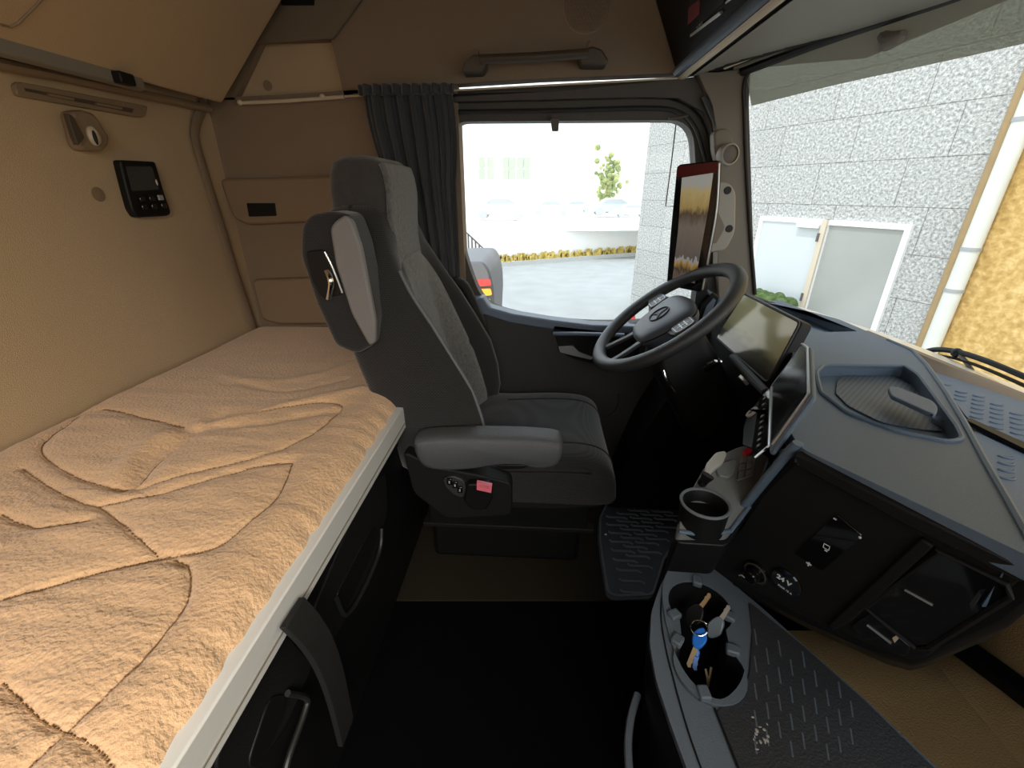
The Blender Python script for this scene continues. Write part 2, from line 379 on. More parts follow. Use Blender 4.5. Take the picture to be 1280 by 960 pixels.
# rear part of side wall behind the bunk end
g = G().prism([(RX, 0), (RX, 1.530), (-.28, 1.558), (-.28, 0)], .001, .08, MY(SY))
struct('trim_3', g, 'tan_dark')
# curved corner post between rear wall and side lining
pts = [(256, 128), (244, 165), (256, 215), (276, 280), (296, 345), (318, 412)]
cur = [at(u, v, X=RX+.012) for u, v in pts]
cur = smooth_poly(cur, 5, False)
g = G().tube(cur, [(.006, .018)]*len(cur), 10, flat=(1, 0, 0))
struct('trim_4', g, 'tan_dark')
# joint rail on the side wall
g = G().tube([at(298, 129, Y=1.655), at(360, 126, Y=1.655), at(430, 121, Y=1.655)], .0055, 8)
g.tube([at(424, 121, Y=1.665), at(640, 109, Y=1.665), at(846, 98, Y=1.665)], .003, 6)
g.ball(at(403, 121, Y=1.65), .009); g.ball(at(300, 128, Y=1.65), .009)
struct('trim_5', g, 'cream')
# ---- header over the door, window frame, door
DY = 1.70
win = round_poly(pY([(566, 152), (866, 150), (871, 230), (893, 398), (740, 407), (640, 393), (604, 378), (584, 330), (571, 270)], DY),
                 [.05, .075, .2, .03, .2, .2, .07, .15, .15], 6)
frame_out = round_poly(pY([(470, 118), (846, 99), (938, 86), (936, 130), (945, 420), (740, 424), (640, 404), (570, 392), (548, 300), (545, 122)], DY), .01)
g = G().prism(frame_out, 0, .06, MY(DY), holes=[win])
struct('door_1', g, 'frame_brown', bevel=.004)
door = bpy.data.objects['door_1']; door['label'] = "driver's door with dark brown window surround and black lower panel"
# seal lines round the aperture
def ring(poly_px, Y, r, closed=False):
    p = [at(u, v, Y=Y) for u, v in poly_px]; p = smooth_poly(p, 5, closed)
    return G().tube(p, r, 8, closed)
g = ring([(566, 122), (700, 120), (800, 117), (850, 122), (880, 145), (892, 185), (902, 240), (905, 300)], 1.685, .012)
struct('trim_6', g, 'frame_black')
g = ring([(567, 140), (700, 138), (810, 135), (848, 140), (868, 158), (880, 195), (886, 230)], 1.69, .007)
obj('window_seal', g, 'frame_black', door)
g = ring([(880, 120), (893, 150), (901, 175), (903, 205)], 1.64, .009)
struct('trim_7', g, 'frame_black')
# header panel in front of frame, dark, above aperture
g = G().prism(round_poly(pY([(563, 121), (700, 114), (846, 99), (925, 88), (930, 105), (905, 135), (893, 175), (880, 140), (848, 122), (800, 121), (565, 127)], 1.66), .004), 0, .03, MY(1.66))
struct('trim_8', g, 'frame_brown')
struct('window_2', G().prism(win, .03, .034, MY(DY)), 'glass')
# blind hook at the top of window
hk = thing('blind_hook', at(694, 152, Y=1.68), 'small brown blind hook hanging at the top centre of the side window', 'hook')
obj('clip', G().prism(round_poly(pY([(688, 148), (699, 148), (698, 164), (690, 164)], 1.68), .004), -.012, .012, MY(1.68)), 'tan_plastic_dark', hk, bevel=.002)
obj('mount', G().prism(pY([(690, 144), (698, 144), (698, 151), (690, 151)], 1.68), -.004, .03, MY(1.68)), 'frame_brown', hk)
# window sill cap (grey, light catching) and door panel
sill = pY([(604, 372), (612, 384), (640, 392), (690, 400), (740, 406), (800, 408), (900, 402), (900, 420), (740, 420), (690, 412), (640, 404), (600, 392), (585, 372)], 1.66)
obj('sill_cap', G().prism(sill, 0, .07, MY(1.655)), 'door_grey', door, bevel=.006, label='blue grey cap along the window sill')
pan = pY([(585, 372), (600, 388), (640, 402), (690, 410), (760, 420), (900, 420), (980, 420), (980, 640), (560, 640), (560, 400)], 1.65)
obj('door_panel', G().prism(pan, 0, .08, MY(1.665)), 'door_dark', door, bevel=.004)
# door handle recess
rec = round_poly(pY([(690, 407), (760, 415), (800, 417), (800, 458), (742, 456), (712, 448), (700, 438)], 1.65), .02)
obj('recess', G().prism(rec, 0, .01, MY(1.655)), 'black', door, bevel=.002)
obj('pull_bar', G().tube([at(692, 417, Y=1.64), at(720, 417, Y=1.62), at(780, 419, Y=1.62)], (.008, .012), 8), 'door_grey', door, label='blue grey pull bar across the recess')
obj('door_opener', G().prism(round_poly(pY([(698, 433), (716, 432), (724, 440), (742, 447), (738, 449), (716, 444), (700, 440)], 1.64), .003), 0, .012, MY(1.635)), 'silver', door, bevel=.002, label='silver door opener lever')
obj('speaker_ring', G().tube([at(740+34*math.cos(a), 500+26*math.sin(a), Y=1.655) for a in [i*PI/12 for i in range(-1, 10)]], .004, 6), 'door_dark', door)
# door-side panel bulge joining door and dash
g = G().prism(round_poly([(.30, 0), (.80, 0), (.80, .86), (.62, .86), (.42, .42)], .05), 0, .3, MY(1.5))
struct('trim_9', g, 'black', bevel=.02)
# ---- A pillar
pil = [(872, 90), (898, 90), (936, 84), (931, 100), (931, 130), (933, 200), (938, 290), (945, 372), (944, 400), (900, 404), (897, 330), (900, 250), (897, 170), (890, 130)]
g = G().prism(round_poly(pY(pil, 1.63), .01), 0, .05, MY(1.63))
struct('trim_10', g, 'pillar', bevel=.008, seg=3)
g = ring([(945, 84), (934, 94), (930, 112), (931, 140), (933, 200), (938, 290), (944, 368)], 1.625, .006)
struct('trim_11', g, 'frame_black')
g = G().prism(pY([(874, 345), (895, 345), (905, 420), (880, 420)], 1.66), 0, .03, MY(1.66)); struct('trim_12', g, 'door_dark')
# grip on the pillar with two screw holes
gp = thing('pillar_grip', at(908, 270, Y=1.60), 'pale bracket with two dark screw caps on the windshield pillar, behind the mirror display', 'bracket')
o1 = round_poly(pY([(893, 228), (911, 227), (920, 240), (919, 290), (907, 313), (880, 317), (884, 260)], 1.60), .02)
obj('plate', G().prism(o1, 0, .03, MY(1.598)), 'pillar_lt', gp, bevel=.005, seg=3)
i1 = round_poly(pY([(896, 262), (905, 282), (904, 288), (895, 304), (886, 304), (888, 262)], 1.60), .004)
obj('inner_panel', G().prism(i1, -.004, .01, MY(1.598)), 'pillar', gp, bevel=.002)
for p in ((910, 238), (912, 286)):
    c = at(*p, Y=1.595); obj('screw_cap', G().lathe([(.011, 0), (.012, .002), (.012, .008)], 16, Matrix.Translation(c) @ Matrix.Rotation(-PI/2, 4, 'X')), 'black', gp)
# tweeter
tw = thing('tweeter_speaker', at(905, 185, Y=1.59), 'round tweeter in a taupe pod at the top of the pillar', 'speaker')
obj('pod', G().prism(round_poly(pY([(893, 165), (901, 160), (912, 160), (919, 178), (912, 200), (898, 204), (894, 190)], 1.59), .012), 0, .04, MY(1.595)), 'pillar', tw, bevel=.006, seg=3)
c = at(911, 193, Y=1.57); Mt = Matrix.Translation(c) @ Matrix.Rotation(PI/2, 4, 'X') @ Matrix.Rotation(.25, 4, 'Y')
obj('ring', G().lathe([(.030, -.02), (.033, .0), (.031, .008), (.026, .010), (.026, .004)], 28, Mt), 'pillar_lt', tw)
obj('mesh_cover', G().lathe([(.026, 0), (.026, .006), (.018, .0085), (.001, .009)], 28, Mt), 'tan_plastic_dark', tw)
# ---- windshield
sx = Vector
gb = smooth_poly([(.775, 1.63, .90), (.95, 1.42, .86), (1.10, 1.15, .81), (1.17, .85, .79), (1.18, .51, .79), (1.17, .1, .79), (1.08, -.2, .81), (.93, -.45, .86), (.76, -.62, .90)], 6, False)
gt = smooth_poly([(.612, 1.63, 1.575), (.74, 1.42, 1.60), (.86, 1.15, 1.61), (.93, .85, 1.61), (.95, .51, 1.61), (.93, .1, 1.61), (.84, -.2, 1.61), (.73, -.45, 1.60), (.60, -.62, 1.575)], 6, False)
def wsh(t, k):
    i = min(int(t*48+.5), 48); a, b = Vector(gb[i]), Vector(gt[i]); p = a.lerp(b, k); p += Vector((.035, 0, 0))*math.sin(PI*k); return p
K0 = .865
struct('window_1', G().sheet(lambda a, b: wsh(a, b*K0), 48, 10), 'wind')
struct('window_3', G().sheet(lambda a, b: wsh(a, K0+b*(1-K0)), 48, 4), 'band', label='tinted band along the top of the windshield')
struct('trim_13', G().tube([wsh(i/48, 1.0)+Vector((-.008, 0, -.004)) for i in range(49)], (.010, .016), 8), 'frame_black')
struct('wall_front', G().loft([[wsh(i/48, 1.0)+Vector((-.02, 0, 0)), wsh(i/48, 1.0)+Vector((-.02, 0, .03)), wsh(i/48, 1)+Vector((.03, 0, .6)), wsh(i/48, 1)+Vector((.05, 0, .6)), wsh(i/48, 1)+Vector((.03, 0, 0))] for i in range(49)]), 'dash_dark')
struct('trim_14', G().loft([[(-.0+p[0], p[1], p[2]-.01), (p[0]+.02, p[1], p[2]-.01), (p[0]+.02, p[1], .0), (p[0], p[1], .0)] for p in gb]), 'black')
# sensor pod at windshield top
c = Vector((.90, 1.02, 1.575))
sp_ = thing('hooked_pod', wsh(.235, .93), 'grey green sensor pod behind the tinted band at the top of the windshield', 'hooked')  # hooked grey form set behind the tinted band
a = at(1098, 32, X=.80); b = at(1112, 46, X=.82); d = at(1131, 44, X=.83)
obj('arm', G().tube([at(1075, 42, X=.80), at(1086, 47, X=.80), at(1100, 52, X=.81)], .005, 8), 'frame_black', sp_)
obj('housing', G().tube([at(1094, 28, X=.81), at(1104, 40, X=.81), at(1112, 52, X=.81), at(1124, 47, X=.81), at(1130, 41, X=.81)], [.010, .016, .019, .014, .008], 10), 'grey_rail', sp_)
# header trim below the overhead console
hd = [(846, 95), (905, 85), (945, 82), (1000, 66), (1060, 42), (1140, 10), (1200, -14), (1300, -50)]
top = [at(u, v, Z=1.60) for u, v in hd]
# underside panel
us = pZ([(848, 93), (986, -1), (1150, -120), (1500, -120), (1300, -42), (1200, -12), (1140, 8), (1060, 38), (1000, 61), (945, 80), (900, 88)], 1.585)
# ================================================================= OVERHEAD CONSOLE
oc = thing('overhead_console', (.43, 1.0, 1.57), 'long dark overhead storage console above the windshield with a pale lower strip', 'console')
prof = [(.425, 1.565), (.33, 1.76), (.25, 2.13), (.95, 2.13), (.98, 1.61), (.80, 1.60), (.60, 1.585)]
g = G().loft([[(x, y, z) for x, z in prof] for y in (SY-.005, 1.2, .5, -.2, PY+.01)])
obj('body', g, 'dash_dark', oc, bevel=.006)
g = G().tube([(.418, y, 1.583) for y in (SY-.01, 1.2, .6, 0, PY+.02)], (.016, .012), 10)
obj('lower_strip', g, 'dash', oc, label='pale grey strip along the lower edge')
g = G().tube([(.432, y, 1.566) for y in (SY-.01, 1.2, .6, 0, PY+.02)], (.006, .012), 8)
obj('edge_strip', g, 'cream', oc, label='cream line under the strip')
# underside panel following the glass
un = []
for i in range(0, 49):
    p = wsh(i/48, 1.0)
    if p.y > SY-.02: continue
    un.append(((.455, p.y, 1.562), (.47, p.y, 1.578), (p.x-.035, p.y, 1.612), (p.x-.03, p.y, 1.595)))
obj('underside_panel', G().loft([list(q) for q in un]), 'grey_rail', oc, label='dark grey underside panel')
obj('header_strip', G().tube([wsh(i/48, 1.0)+Vector((-.055, 0, .0)) for i in range(1, 48)], (.006, .008), 8), 'pillar', oc)
obj('header_line', G().tube([wsh(i/48, 1.0)+Vector((-.085, 0, .0)) for i in range(1, 48)], (.004, .006), 8), 'cream', oc)
# slot unit with chrome bar and tiny red mark in the console
fp = Pl((.378, 1.4, 1.66), (0, -1, 0), (-.44, 0, .9))
ta = thing('card_slot_unit', fp.hit(885, 20), 'black card slot unit with red mark and chrome bar in the overhead console', 'recorder')
lf = lambda pts: [fp.l(u, v) for u, v in pts]
MF = fp.M.copy()
sgn = 1 if fp.n.x < 0 else -1
obj('face', G().prism(round_poly(lf([(866, 40), (863, -12), (905, -40), (907, 2)]), .004), 0, sgn*.004, MF), 'black', ta, bevel=.001)
obj('chrome_bar', G().prism(lf([(866, 45), (866, 41), (903, 12), (905, 16)]), 0, sgn*.008, MF), 'silver', ta, bevel=.001)
obj('red_mark', G().prism(lf([(862, 30), (863, 8), (877, -2), (877, 16)]), sgn*.004, sgn*.0055, MF), mat('dull red print', (.16, .02, .02), .5), ta)
obj('chrome_bar', G().prism(lf([(911, 3), (911, 0), (925, -14), (927, -10)]), 0, sgn*.008, MF), 'silver', ta, bevel=.001)
cx_, cy_ = fp.l(877, 32)
Mtx = MF @ Matrix.Translation((cx_, cy_, sgn*.0052)) @ (Matrix.Identity(4) if sgn > 0 else Matrix.Rotation(PI, 4, 'Y'))
text('slot_text', '10-90 V', .014, 'dim_mark', Mtx, ta, .0003)
# ================================================================= UPPER BUNK (folded)
PB = Pl((-1.05, 1.5, 1.50), (0, 1, 0), (.28, 0, .27))
ub = thing('upper_bunk', (-1.0, .5, 1.49), 'large tan folded upper bunk panel hanging over the rear of the cab', 'bunk')
e0 = PB.hit(278, 131); e1 = PB.hit(352, 4); e2 = PB.p+Vector((.6, 0, .58))
p3 = [Vector((e0.x, e0.y, e0.z)), e1+(e1-e0)*.6, Vector((-.45, -.7, (-.45+1.05)*.27/.28+1.5)), Vector((-1.05, -.7, 1.50)), Vector((-1.05, e0.y-.18, 1.50))]
g = G().sweep_poly(p3, PB.n*(-.04) if PB.n.x < 0 or PB.n.z > 0 else PB.n*.04)
g = G().sweep_poly(p3, Vector((-.7, 0, .72))*.05)
obj('panel', g, 'tan', ub, bevel=.012, seg=3)
rl = [at(u, v, X=-1.06) for u, v in ((-60, 42), (0, 60), (90, 84), (172, 106))]
g = G().loft([[p+Vector((0, 0, .017)), p+Vector((.02, 0, .017)), p+Vector((.02, 0, -.012)), p+Vector((0, 0, -.017))] for p in rl])
obj('edge_rail', g, 'grey_rail', ub, bevel=.003, label='grey rail along the lower edge')
p = at(155, 99, X=-1.03); obj('latch', G().box(p.x-.012, p.x+.012, p.y-.022, p.y+.022, p.z-.012, p.z+.014), 'black', ub, bevel=.004, label='black latch on the rail')
rl = [at(u, v, X=RX+.02) for u, v in ((-60, 66), (0, 80), (90, 98), (178, 118), (262, 136))]
struct('trim_15', G().tube(rl, .012, 8), 'tan_plastic')
# stitched seam marks on panel
sm = [PB.hit(u, v)+Vector((.001, 0, -.001)) for u, v in ((0, 30), (12, 33), (22, 28), (40, 10), (55, -6))]
obj('seam', G().tube(sm, .0025, 6), 'tan_plastic', ub)
# niche contents
p = at(335, 107, Y=SY+.026)
bt = obj('round_cap', G().lathe([(.014, 0), (.015, .004), (.001, .006)], 24, Matrix.Translation(p) @ Matrix.Rotation(PI/2, 4, 'X')), 'tan_plastic')
tag(bt, 'small round tan cap in the recessed niche panel above the side wall', 'cap')
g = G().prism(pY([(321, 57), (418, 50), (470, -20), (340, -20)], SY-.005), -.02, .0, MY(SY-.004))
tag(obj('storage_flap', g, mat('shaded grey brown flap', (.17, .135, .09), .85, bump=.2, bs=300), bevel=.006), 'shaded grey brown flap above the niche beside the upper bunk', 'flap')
g = G().prism(pY([(352, 6), (392, 6), (392, -12), (348, -12)], SY-.03), 0, .008, MY(SY-.03))
tag(obj('vent_slot', g, 'black'), 'dark slot at the top of the grey brown flap', 'vent')
# ================================================================= SIDE WALL FITTINGS
# speaker grille
c = at(733, 8, Y=SY); Mt = Matrix.Translation(c) @ Matrix.Rotation(PI/2, 4, 'X')
sg = thing('speaker_grille', c, 'round tan speaker grille above the side window', 'speaker')
g = G().lathe([(.070, 0), (.071, .004), (.067, .005), (.066, .001)], 40, Mt, caps=False); obj('rim', g, 'tan_plastic', sg)
g = G()
for i in range(-9, 10):
    for j in range(-9, 10):
        x = (i+.5*(j % 2))*.0105; y = j*.0092
        if x*x+y*y < .061**2: g.lathe([(.0042, 0), (.0042, .0022), (.0028, .0028), (.0028, .0005)], 6, Mt @ Matrix.Translation((x, y, 0)), caps=False)
obj('perforation', g, 'tan_plastic', sg, flat=True)
# grab handle
gh = thing('grab_handle', at(670, 75, Y=1.63), 'long dark brown grab handle above the side window', 'handle')
bar = [at(600, 74, Y=1.60), at(640, 73, Y=1.595), at(680, 71, Y=1.595), at(735, 67, Y=1.60)]
obj('bar', G().tube(smooth_poly(bar, 5, False), (.013, .016), 12), 'tan_plastic_dark', gh)
for P_ in ([(577, 91), (581, 78), (592, 69), (607, 72), (607, 83), (602, 90)], [(722, 66), (740, 58), (752, 62), (761, 76), (757, 81), (726, 81)]):
    obj('end_mount', G().prism(round_poly(pY(P_, 1.61), .008), 0, .07, MY(1.603)), 'tan_plastic_dark', gh, bevel=.006, seg=3)
for P_ in ((596, 66), (736, 57)):
    c = at(*P_, Y=1.62); obj('screw_cover', G().ball(c, (.007, .012, .012)), 'tan_plastic', gh)
# pockets in side lining
def pocket(px, label, name='storage_pocket'):
    t = thing(name, at(*px[0], Y=SY), label, 'pocket')
    o = round_poly(pY(px, SY-.01), .02)
    obj('shell', G().prism(o, 0, .04, MY(SY-.03)), 'tan_plastic', t, bevel=.01, seg=3)
    return t
pk = pocket([(278, 224), (420, 220), (420, 275), (312, 281), (295, 272)], 'upper brown side pocket with a dark label above the bunk end')
c0 = pY([(306, 254), (341, 254), (343, 270), (309, 271)], SY-.045)
obj('label_plate', G().prism(round_poly(c0, .003), 0, .008, MY(SY-.035)), 'black', pk, label='small dark label plate')
pk3 = pocket([(317, 349), (430, 345), (430, 404), (350, 404), (330, 398)], 'lowest brown side pocket just above the bunk mattress')
# ================================================================= REAR WALL FITTINGS
vs_ = thing('vent_strip', at(98, 126, X=RX), 'long recessed tan vent strip at the top of the rear wall', 'vent')
P_ = round_poly(pX([(14, 106), (20, 102), (182, 133), (179, 145), (172, 147), (18, 120)], RX+.004), .008)
obj('plate', G().prism(P_, 0, .012, MX(RX)), 'tan_plastic', vs_, bevel=.004)
P_ = pX([(30, 110), (166, 136), (164, 141), (32, 114)], RX+.012)
obj('slot', G().prism(P_, 0, .003, MX(RX+.0115)), 'tan_plastic_dark', vs_)
for a, b in ((60, 92), (120, 152)):
    P_ = pX([(a, 113+(a-40)*.19), (b, 113+(b-40)*.19), (b, 116+(b-40)*.19), (a, 116+(a-40)*.19)], RX+.018)
    obj('louvre', G().prism(P_, 0, .006, MX(RX+.014)), 'tan_plastic', vs_)
rl_ = thing('reading_lamp', at(108, 165, X=RX), 'angular tan reading lamp with a pivoting lens on the rear wall', 'lamp')
P_ = round_poly(pX([(82, 140), (98, 137), (112, 142), (131, 172), (130, 182), (122, 190), (98, 188), (92, 180)], RX+.02), .01)
obj('base', G().prism(P_, 0, .035, MX(RX)), 'tan_plastic', rl_, bevel=.008, seg=3)
P_ = round_poly(pX([(84, 141), (92, 146), (106, 172), (98, 182), (93, 170)], RX+.045), .004)
obj('shade', G().prism(P_, 0, .012, MX(RX+.033)), 'tan_plastic_dark', rl_, bevel=.004)
c = at(117, 170, X=RX+.04); obj('lens', G().ball(c, (.012, .016, .022)), 'lens', rl_)
c = at(119, 172, X=RX+.052); obj('lens_slot', G().ball(c, (.004, .004, .016)), 'black', rl_)
c = at(122, 243, X=RX); cp_ = obj('wall_cap', G().lathe([(.017, 0), (.0175, .003), (.001, .005)], 24, Matrix.Translation(c) @ Matrix.Rotation(PI/2, 4, 'Y')), 'tan_plastic')
tag(cp_, 'flat round tan plug on the rear wall left of the bunk control panel', 'cap')
bc = thing('bunk_control_panel', at(180, 236, X=RX), 'black bunk control panel with small screen and buttons on the rear wall', 'control panel')
P_ = round_poly(pX([(148, 200), (193, 202), (205, 243), (213, 266), (209, 270), (171, 272), (164, 262), (158, 240)], RX+.02), .008)
obj('housing', G().prism(P_, 0, .024, MX(RX)), 'black', bc, bevel=.005, seg=3)
P_ = round_poly(pX([(158, 208), (190, 208), (199, 237), (166, 239)], RX+.026), .003)
obj('screen', G().prism(P_, 0, .003, MX(RX+.023)), mat('dim grey screen', (.045, .047, .045), .12), bc)
c = at(196, 228, X=RX+.03); obj('status_light', G().ball(c, (.002, .003, .008)), 'cream', bc)
for k, (u, v) in enumerate(((178, 249), (190, 248), (201, 247), (181, 259), (193, 258), (205, 257))):
    c = at(u, v, X=RX+.028); obj('button', G().box(c.x-.003, c.x+.002, c.y-.009, c.y+.009, c.z-.007, c.z+.007), 'black_gloss' if k != 2 else 'dim_mark', bc, bevel=.002)
c = at(327, 413, Y=SY-.01); tag(obj('corner_clip', G().ball(c, (.03, .02, .014)), 'black'), 'small black clip in the far rear corner of the mattress', 'clip')
# ================================================================= BUNK
bk = thing('lower_bunk', (-.75, .5, .5), 'lower bunk base with silver front rail and dark storage fronts under it', 'bunk')
obj('front_rail', G().box(-.376, -.350, PY+.02, 1.62, .652, .715), 'alu', bk, bevel=.003, label='satin silver front rail')
obj('rail_groove', G().box(-.3505, -.3485, PY+.02, 1.62, .668, .671), 'grey_rail', bk)
obj('base_board', G().box(RX+.005, -.38, PY+.02, 1.64, .59, .655), 'black', bk)
lk = G().loft([[(-.40, y, .60), (-.385, y, .60), (-.385, y, .42), (-.44, y, .10), (-.44, y, 0.005), (-.47, y, 0.005)] for y in (PY+.02, 1.62)])
obj('locker_front', lk, 'black', bk, bevel=.006)
LP = Pl((-.383, .5, .55), (0, 1, 0), (0, 0, 1))
def locker(px_panel, px_grip, px_lip):
    P1 = round_poly([LP.l(u, v) for u, v in px_panel], .02)
    d_ = obj('storage_door', G().prism(P1, -.004, .006, LP.M), 'dash_dark', bk, bevel=.003)
    P2 = round_poly([LP.l(u, v) for u, v in px_grip], .02)
    obj('grip_recess', G().prism(P2, .005, .009, LP.M), 'black', d_, bevel=.002)
    obj('grip_lip', G().tube(smooth_poly([LP.hit(u, v)+Vector((.012, 0, 0)) for u, v in px_lip], 5, False), .005, 8), mat('grey lip plastic', (.012, .013, .012), .5), d_)
locker([(452, 612), (480, 590), (482, 640), (462, 710), (415, 800), (385, 770)], [(414, 745), (462, 655), (470, 670), (425, 770)], [(413, 748), (425, 768), (446, 740), (468, 690), (471, 660)])
locker([(352, 790), (388, 830), (355, 905), (300, 985), (270, 985), (262, 950)], [(330, 870), (350, 866), (352, 885), (318, 960), (300, 960)], [(350, 866), (374, 872), (372, 890), (352, 945), (345, 975)])
# strap hanging from rail
st = smooth_poly([at(362, 765, X=-.345), at(385, 790, X=-.335), at(403, 820, X=-.335), at(417, 860, X=-.345), at(430, 915, X=-.37)], 6, False)
g = G().loft([[p+Vector((0, -.028, .004)), p+Vector((.010, -.028, .004)), p+Vector((.010, .026, 0)), p+Vector((0, .026, 0))] for p in [Vector(q) for q in st]])
tag(obj('retaining_strap', g, 'strap', bevel=.002), 'wide black curved strap hanging from the silver bunk rail', 'strap')
# mattress : quilted fleece height field
X0, X1, Y0, Y1, ZT = RX+.012, -.362, PY+.03, 1.655, .752
seams_px = [[(98, 518), (60, 545), (50, 560), (62, 575), (100, 595), (150, 607), (172, 600)],
            [(98, 518), (130, 510), (180, 520), (230, 532)],
            [(172, 600), (200, 570), (240, 545)],
            [(25, 582), (60, 605), (100, 625), (122, 630), (150, 652), (195, 690)],
            [(172, 607), (240, 588), (330, 568), (390, 540), (420, 515), (426, 505), (400, 503), (330, 515), (270, 525)],
            [(120, 628), (180, 618), (250, 600), (320, 582), (360, 577), (363, 583), (345, 620), (310, 650), (265, 680), (195, 692), (140, 705), (60, 728), (0, 745)],
            [(215, 695), (232, 705), (236, 722), (230, 750), (200, 790), (165, 830), (100, 890), (20, 960)],
            [(0, 850), (30, 880), (55, 900), (110, 925), (140, 960)],
            [(0, 640), (40, 655), (85, 650), (110, 645)]]
seg_a, seg_b = [], []
for s_ in seams_px:
    q = smooth_poly([(at(u, v, Z=ZT).x, at(u, v, Z=ZT).y) for u, v in s_], 5, False)
    for a, b in zip(q[:-1], q[1:]): seg_a.append(a); seg_b.append(b)
A = np.array(seg_a); B = np.array(seg_b)
NX, NY = 230, 560
xs = np.linspace(0, 1, NX+1); ys = np.linspace(0, 1, NY+1)
gx, gy = np.meshgrid(X0+(X1-X0)*xs, Y0+(Y1-Y0)*ys, indexing='ij')
P = np.stack([gx.ravel(), gy.ravel()], 1); dmin = np.full(len(P), 9.)
for a, b in zip(A, B):
    ab = b-a; t = np.clip(((P-a) @ ab)/max(ab @ ab, 1e-9), 0, 1); dd = np.linalg.norm(P-(a+t[:, None]*ab), axis=1); dmin = np.minimum(dmin, dd)
dmin = dmin.reshape(gx.shape)
h = -.0045*np.exp(-(dmin/.0045)**2)-.0045*np.exp(-(dmin/.022)**2)
# wrinkles: crosswise creases near the front edge plus soft folds
fr = np.array([[noise.noise(Vector((gx[i, j]*3.0, gy[i, j]*21, 3.))) for j in range(NY+1)] for i in range(NX+1)])
f2 = np.array([[noise.noise(Vector((gx[i, j]*9.0+gy[i, j]*4, gy[i, j]*34, 7.))) for j in range(NY+1)] for i in range(NX+1)])
f3 = np.array([[noise.noise(Vector((gx[i, j]*2.5, gy[i, j]*2.5, 1.))) for j in range(NY+1)] for i in range(NX+1)])
f4 = np.array([[noise.noise(Vector((gx[i, j]*30.0, gy[i, j]*75, 9.))) for j in range(NY+1)] for i in range(NX+1)])
near = np.clip(1.15-gy*.75, .12, 1)
h += (.0048*fr+.0036*f2+.0018*f4)*near+.006*f3
def fold(px, w, d):
    global h
    q = smooth_poly([(at(u, v, Z=ZT).x, at(u, v, Z=ZT).y) for u, v in px], 6, False); dm = np.full(len(P), 9.)
    for a, b in zip(q[:-1], q[1:]):
        a = np.array(a); b = np.array(b); ab = b-a; t = np.clip(((P-a) @ ab)/max(ab @ ab, 1e-9), 0, 1); dm = np.minimum(dm, np.linalg.norm(P-(a+t[:, None]*ab), axis=1))
    h = h+d*np.exp(-(dm.reshape(gx.shape)/w)**2)
fold([(250, 530), (310, 520), (370, 505), (420, 495), (455, 487)], .020, .008)
fold([(230, 535), (320, 530), (420, 512)], .014, -.006)
fold([(165, 600), (190, 570), (230, 545), (270, 520)], .020, -.007)
fold([(150, 590), (175, 560), (215, 538)], .02, .006)
fold([(280, 470), (340, 478), (400, 470), (440, 455)], .02, .004)
fold([(300, 478), (360, 490), (430, 475)], .012, -.004)
ex = np.clip((gx-X0)/.05, 0, 1); fx = np.clip((X1-gx)/.075, 0, 1)
rnd = -.035*(1-np.sqrt(1-(1-ex)**2))-.06*(1-np.sqrt(np.clip(1-(1-fx)**2, 0, 1)))
ez = np.clip((Y1-gy)/.06, 0, 1); rnd += -.03*(1-np.sqrt(np.clip(1-(1-ez)**2, 0, 1)))
zz = ZT+h+rnd
g = G(); g.v = [Vector((gx[i, j]+.006*f2[i, j]*(fx[i, j] < .4), gy[i, j], zz[i, j])) for i in range(NX+1) for j in range(NY+1)]
g.f = [(i*(NY+1)+j, (i+1)*(NY+1)+j, (i+1)*(NY+1)+j+1, i*(NY+1)+j+1) for i in range(NX) for j in range(NY)]
base = len(g.v)
rim = [i*(NY+1) for i in range(NX+1)]+[NX*(NY+1)+j for j in range(1, NY+1)]+[i*(NY+1)+NY for i in range(NX-1, -1, -1)]+[j for j in range(NY-1, 0, -1)]
for r_ in rim: p = g.v[r_]; g.v.append(Vector((p.x, p.y, .66)))
n_ = len(rim)
for k in range(n_): k2 = (k+1) % n_; g.f.append((rim[k], rim[k2], base+k2, base+k))
g.f.append(tuple(base+k for k in range(n_)))
mt = obj('mattress', g, 'fleece', ang=80)
g = G()
def surf(x, y):
    i = (x-X0)/(X1-X0)*NX; j = (y-Y0)/(Y1-Y0)*NY
    i0 = max(0, min(NX-1, int(i))); j0 = max(0, min(NY-1, int(j))); return zz[i0, j0]
for s_ in seams_px:
    q = smooth_poly([(at(u, v, Z=ZT).x, at(u, v, Z=ZT).y) for u, v in s_], 14, False)
    acc = 0; L = [Vector(p) for p in q if X0+.01 < p[0] < X1-.01 and Y0 < p[1] < Y1-.01]
    for k in range(len(L)-1):
        d = (L[k+1]-L[k]).length; n_ = max(1, int(d/.0085))
        for m_ in range(n_):
            a = L[k].lerp(L[k+1], m_/n_); b = L[k].lerp(L[k+1], (m_+.62)/n_)
            g.tube([(a.x, a.y, surf(a.x, a.y)+.0004), (b.x, b.y, surf(b.x, b.y)+.0004)], .0013, 4)
stc = obj('stitching', g, mat('brown stitching', (.20, .115, .05), .9), mt, label='brown quilting stitches'); stc['kind'] = 'stuff'
tag(mt, 'thick tan fleece mattress with stitched quilting on the lower bunk', 'mattress')
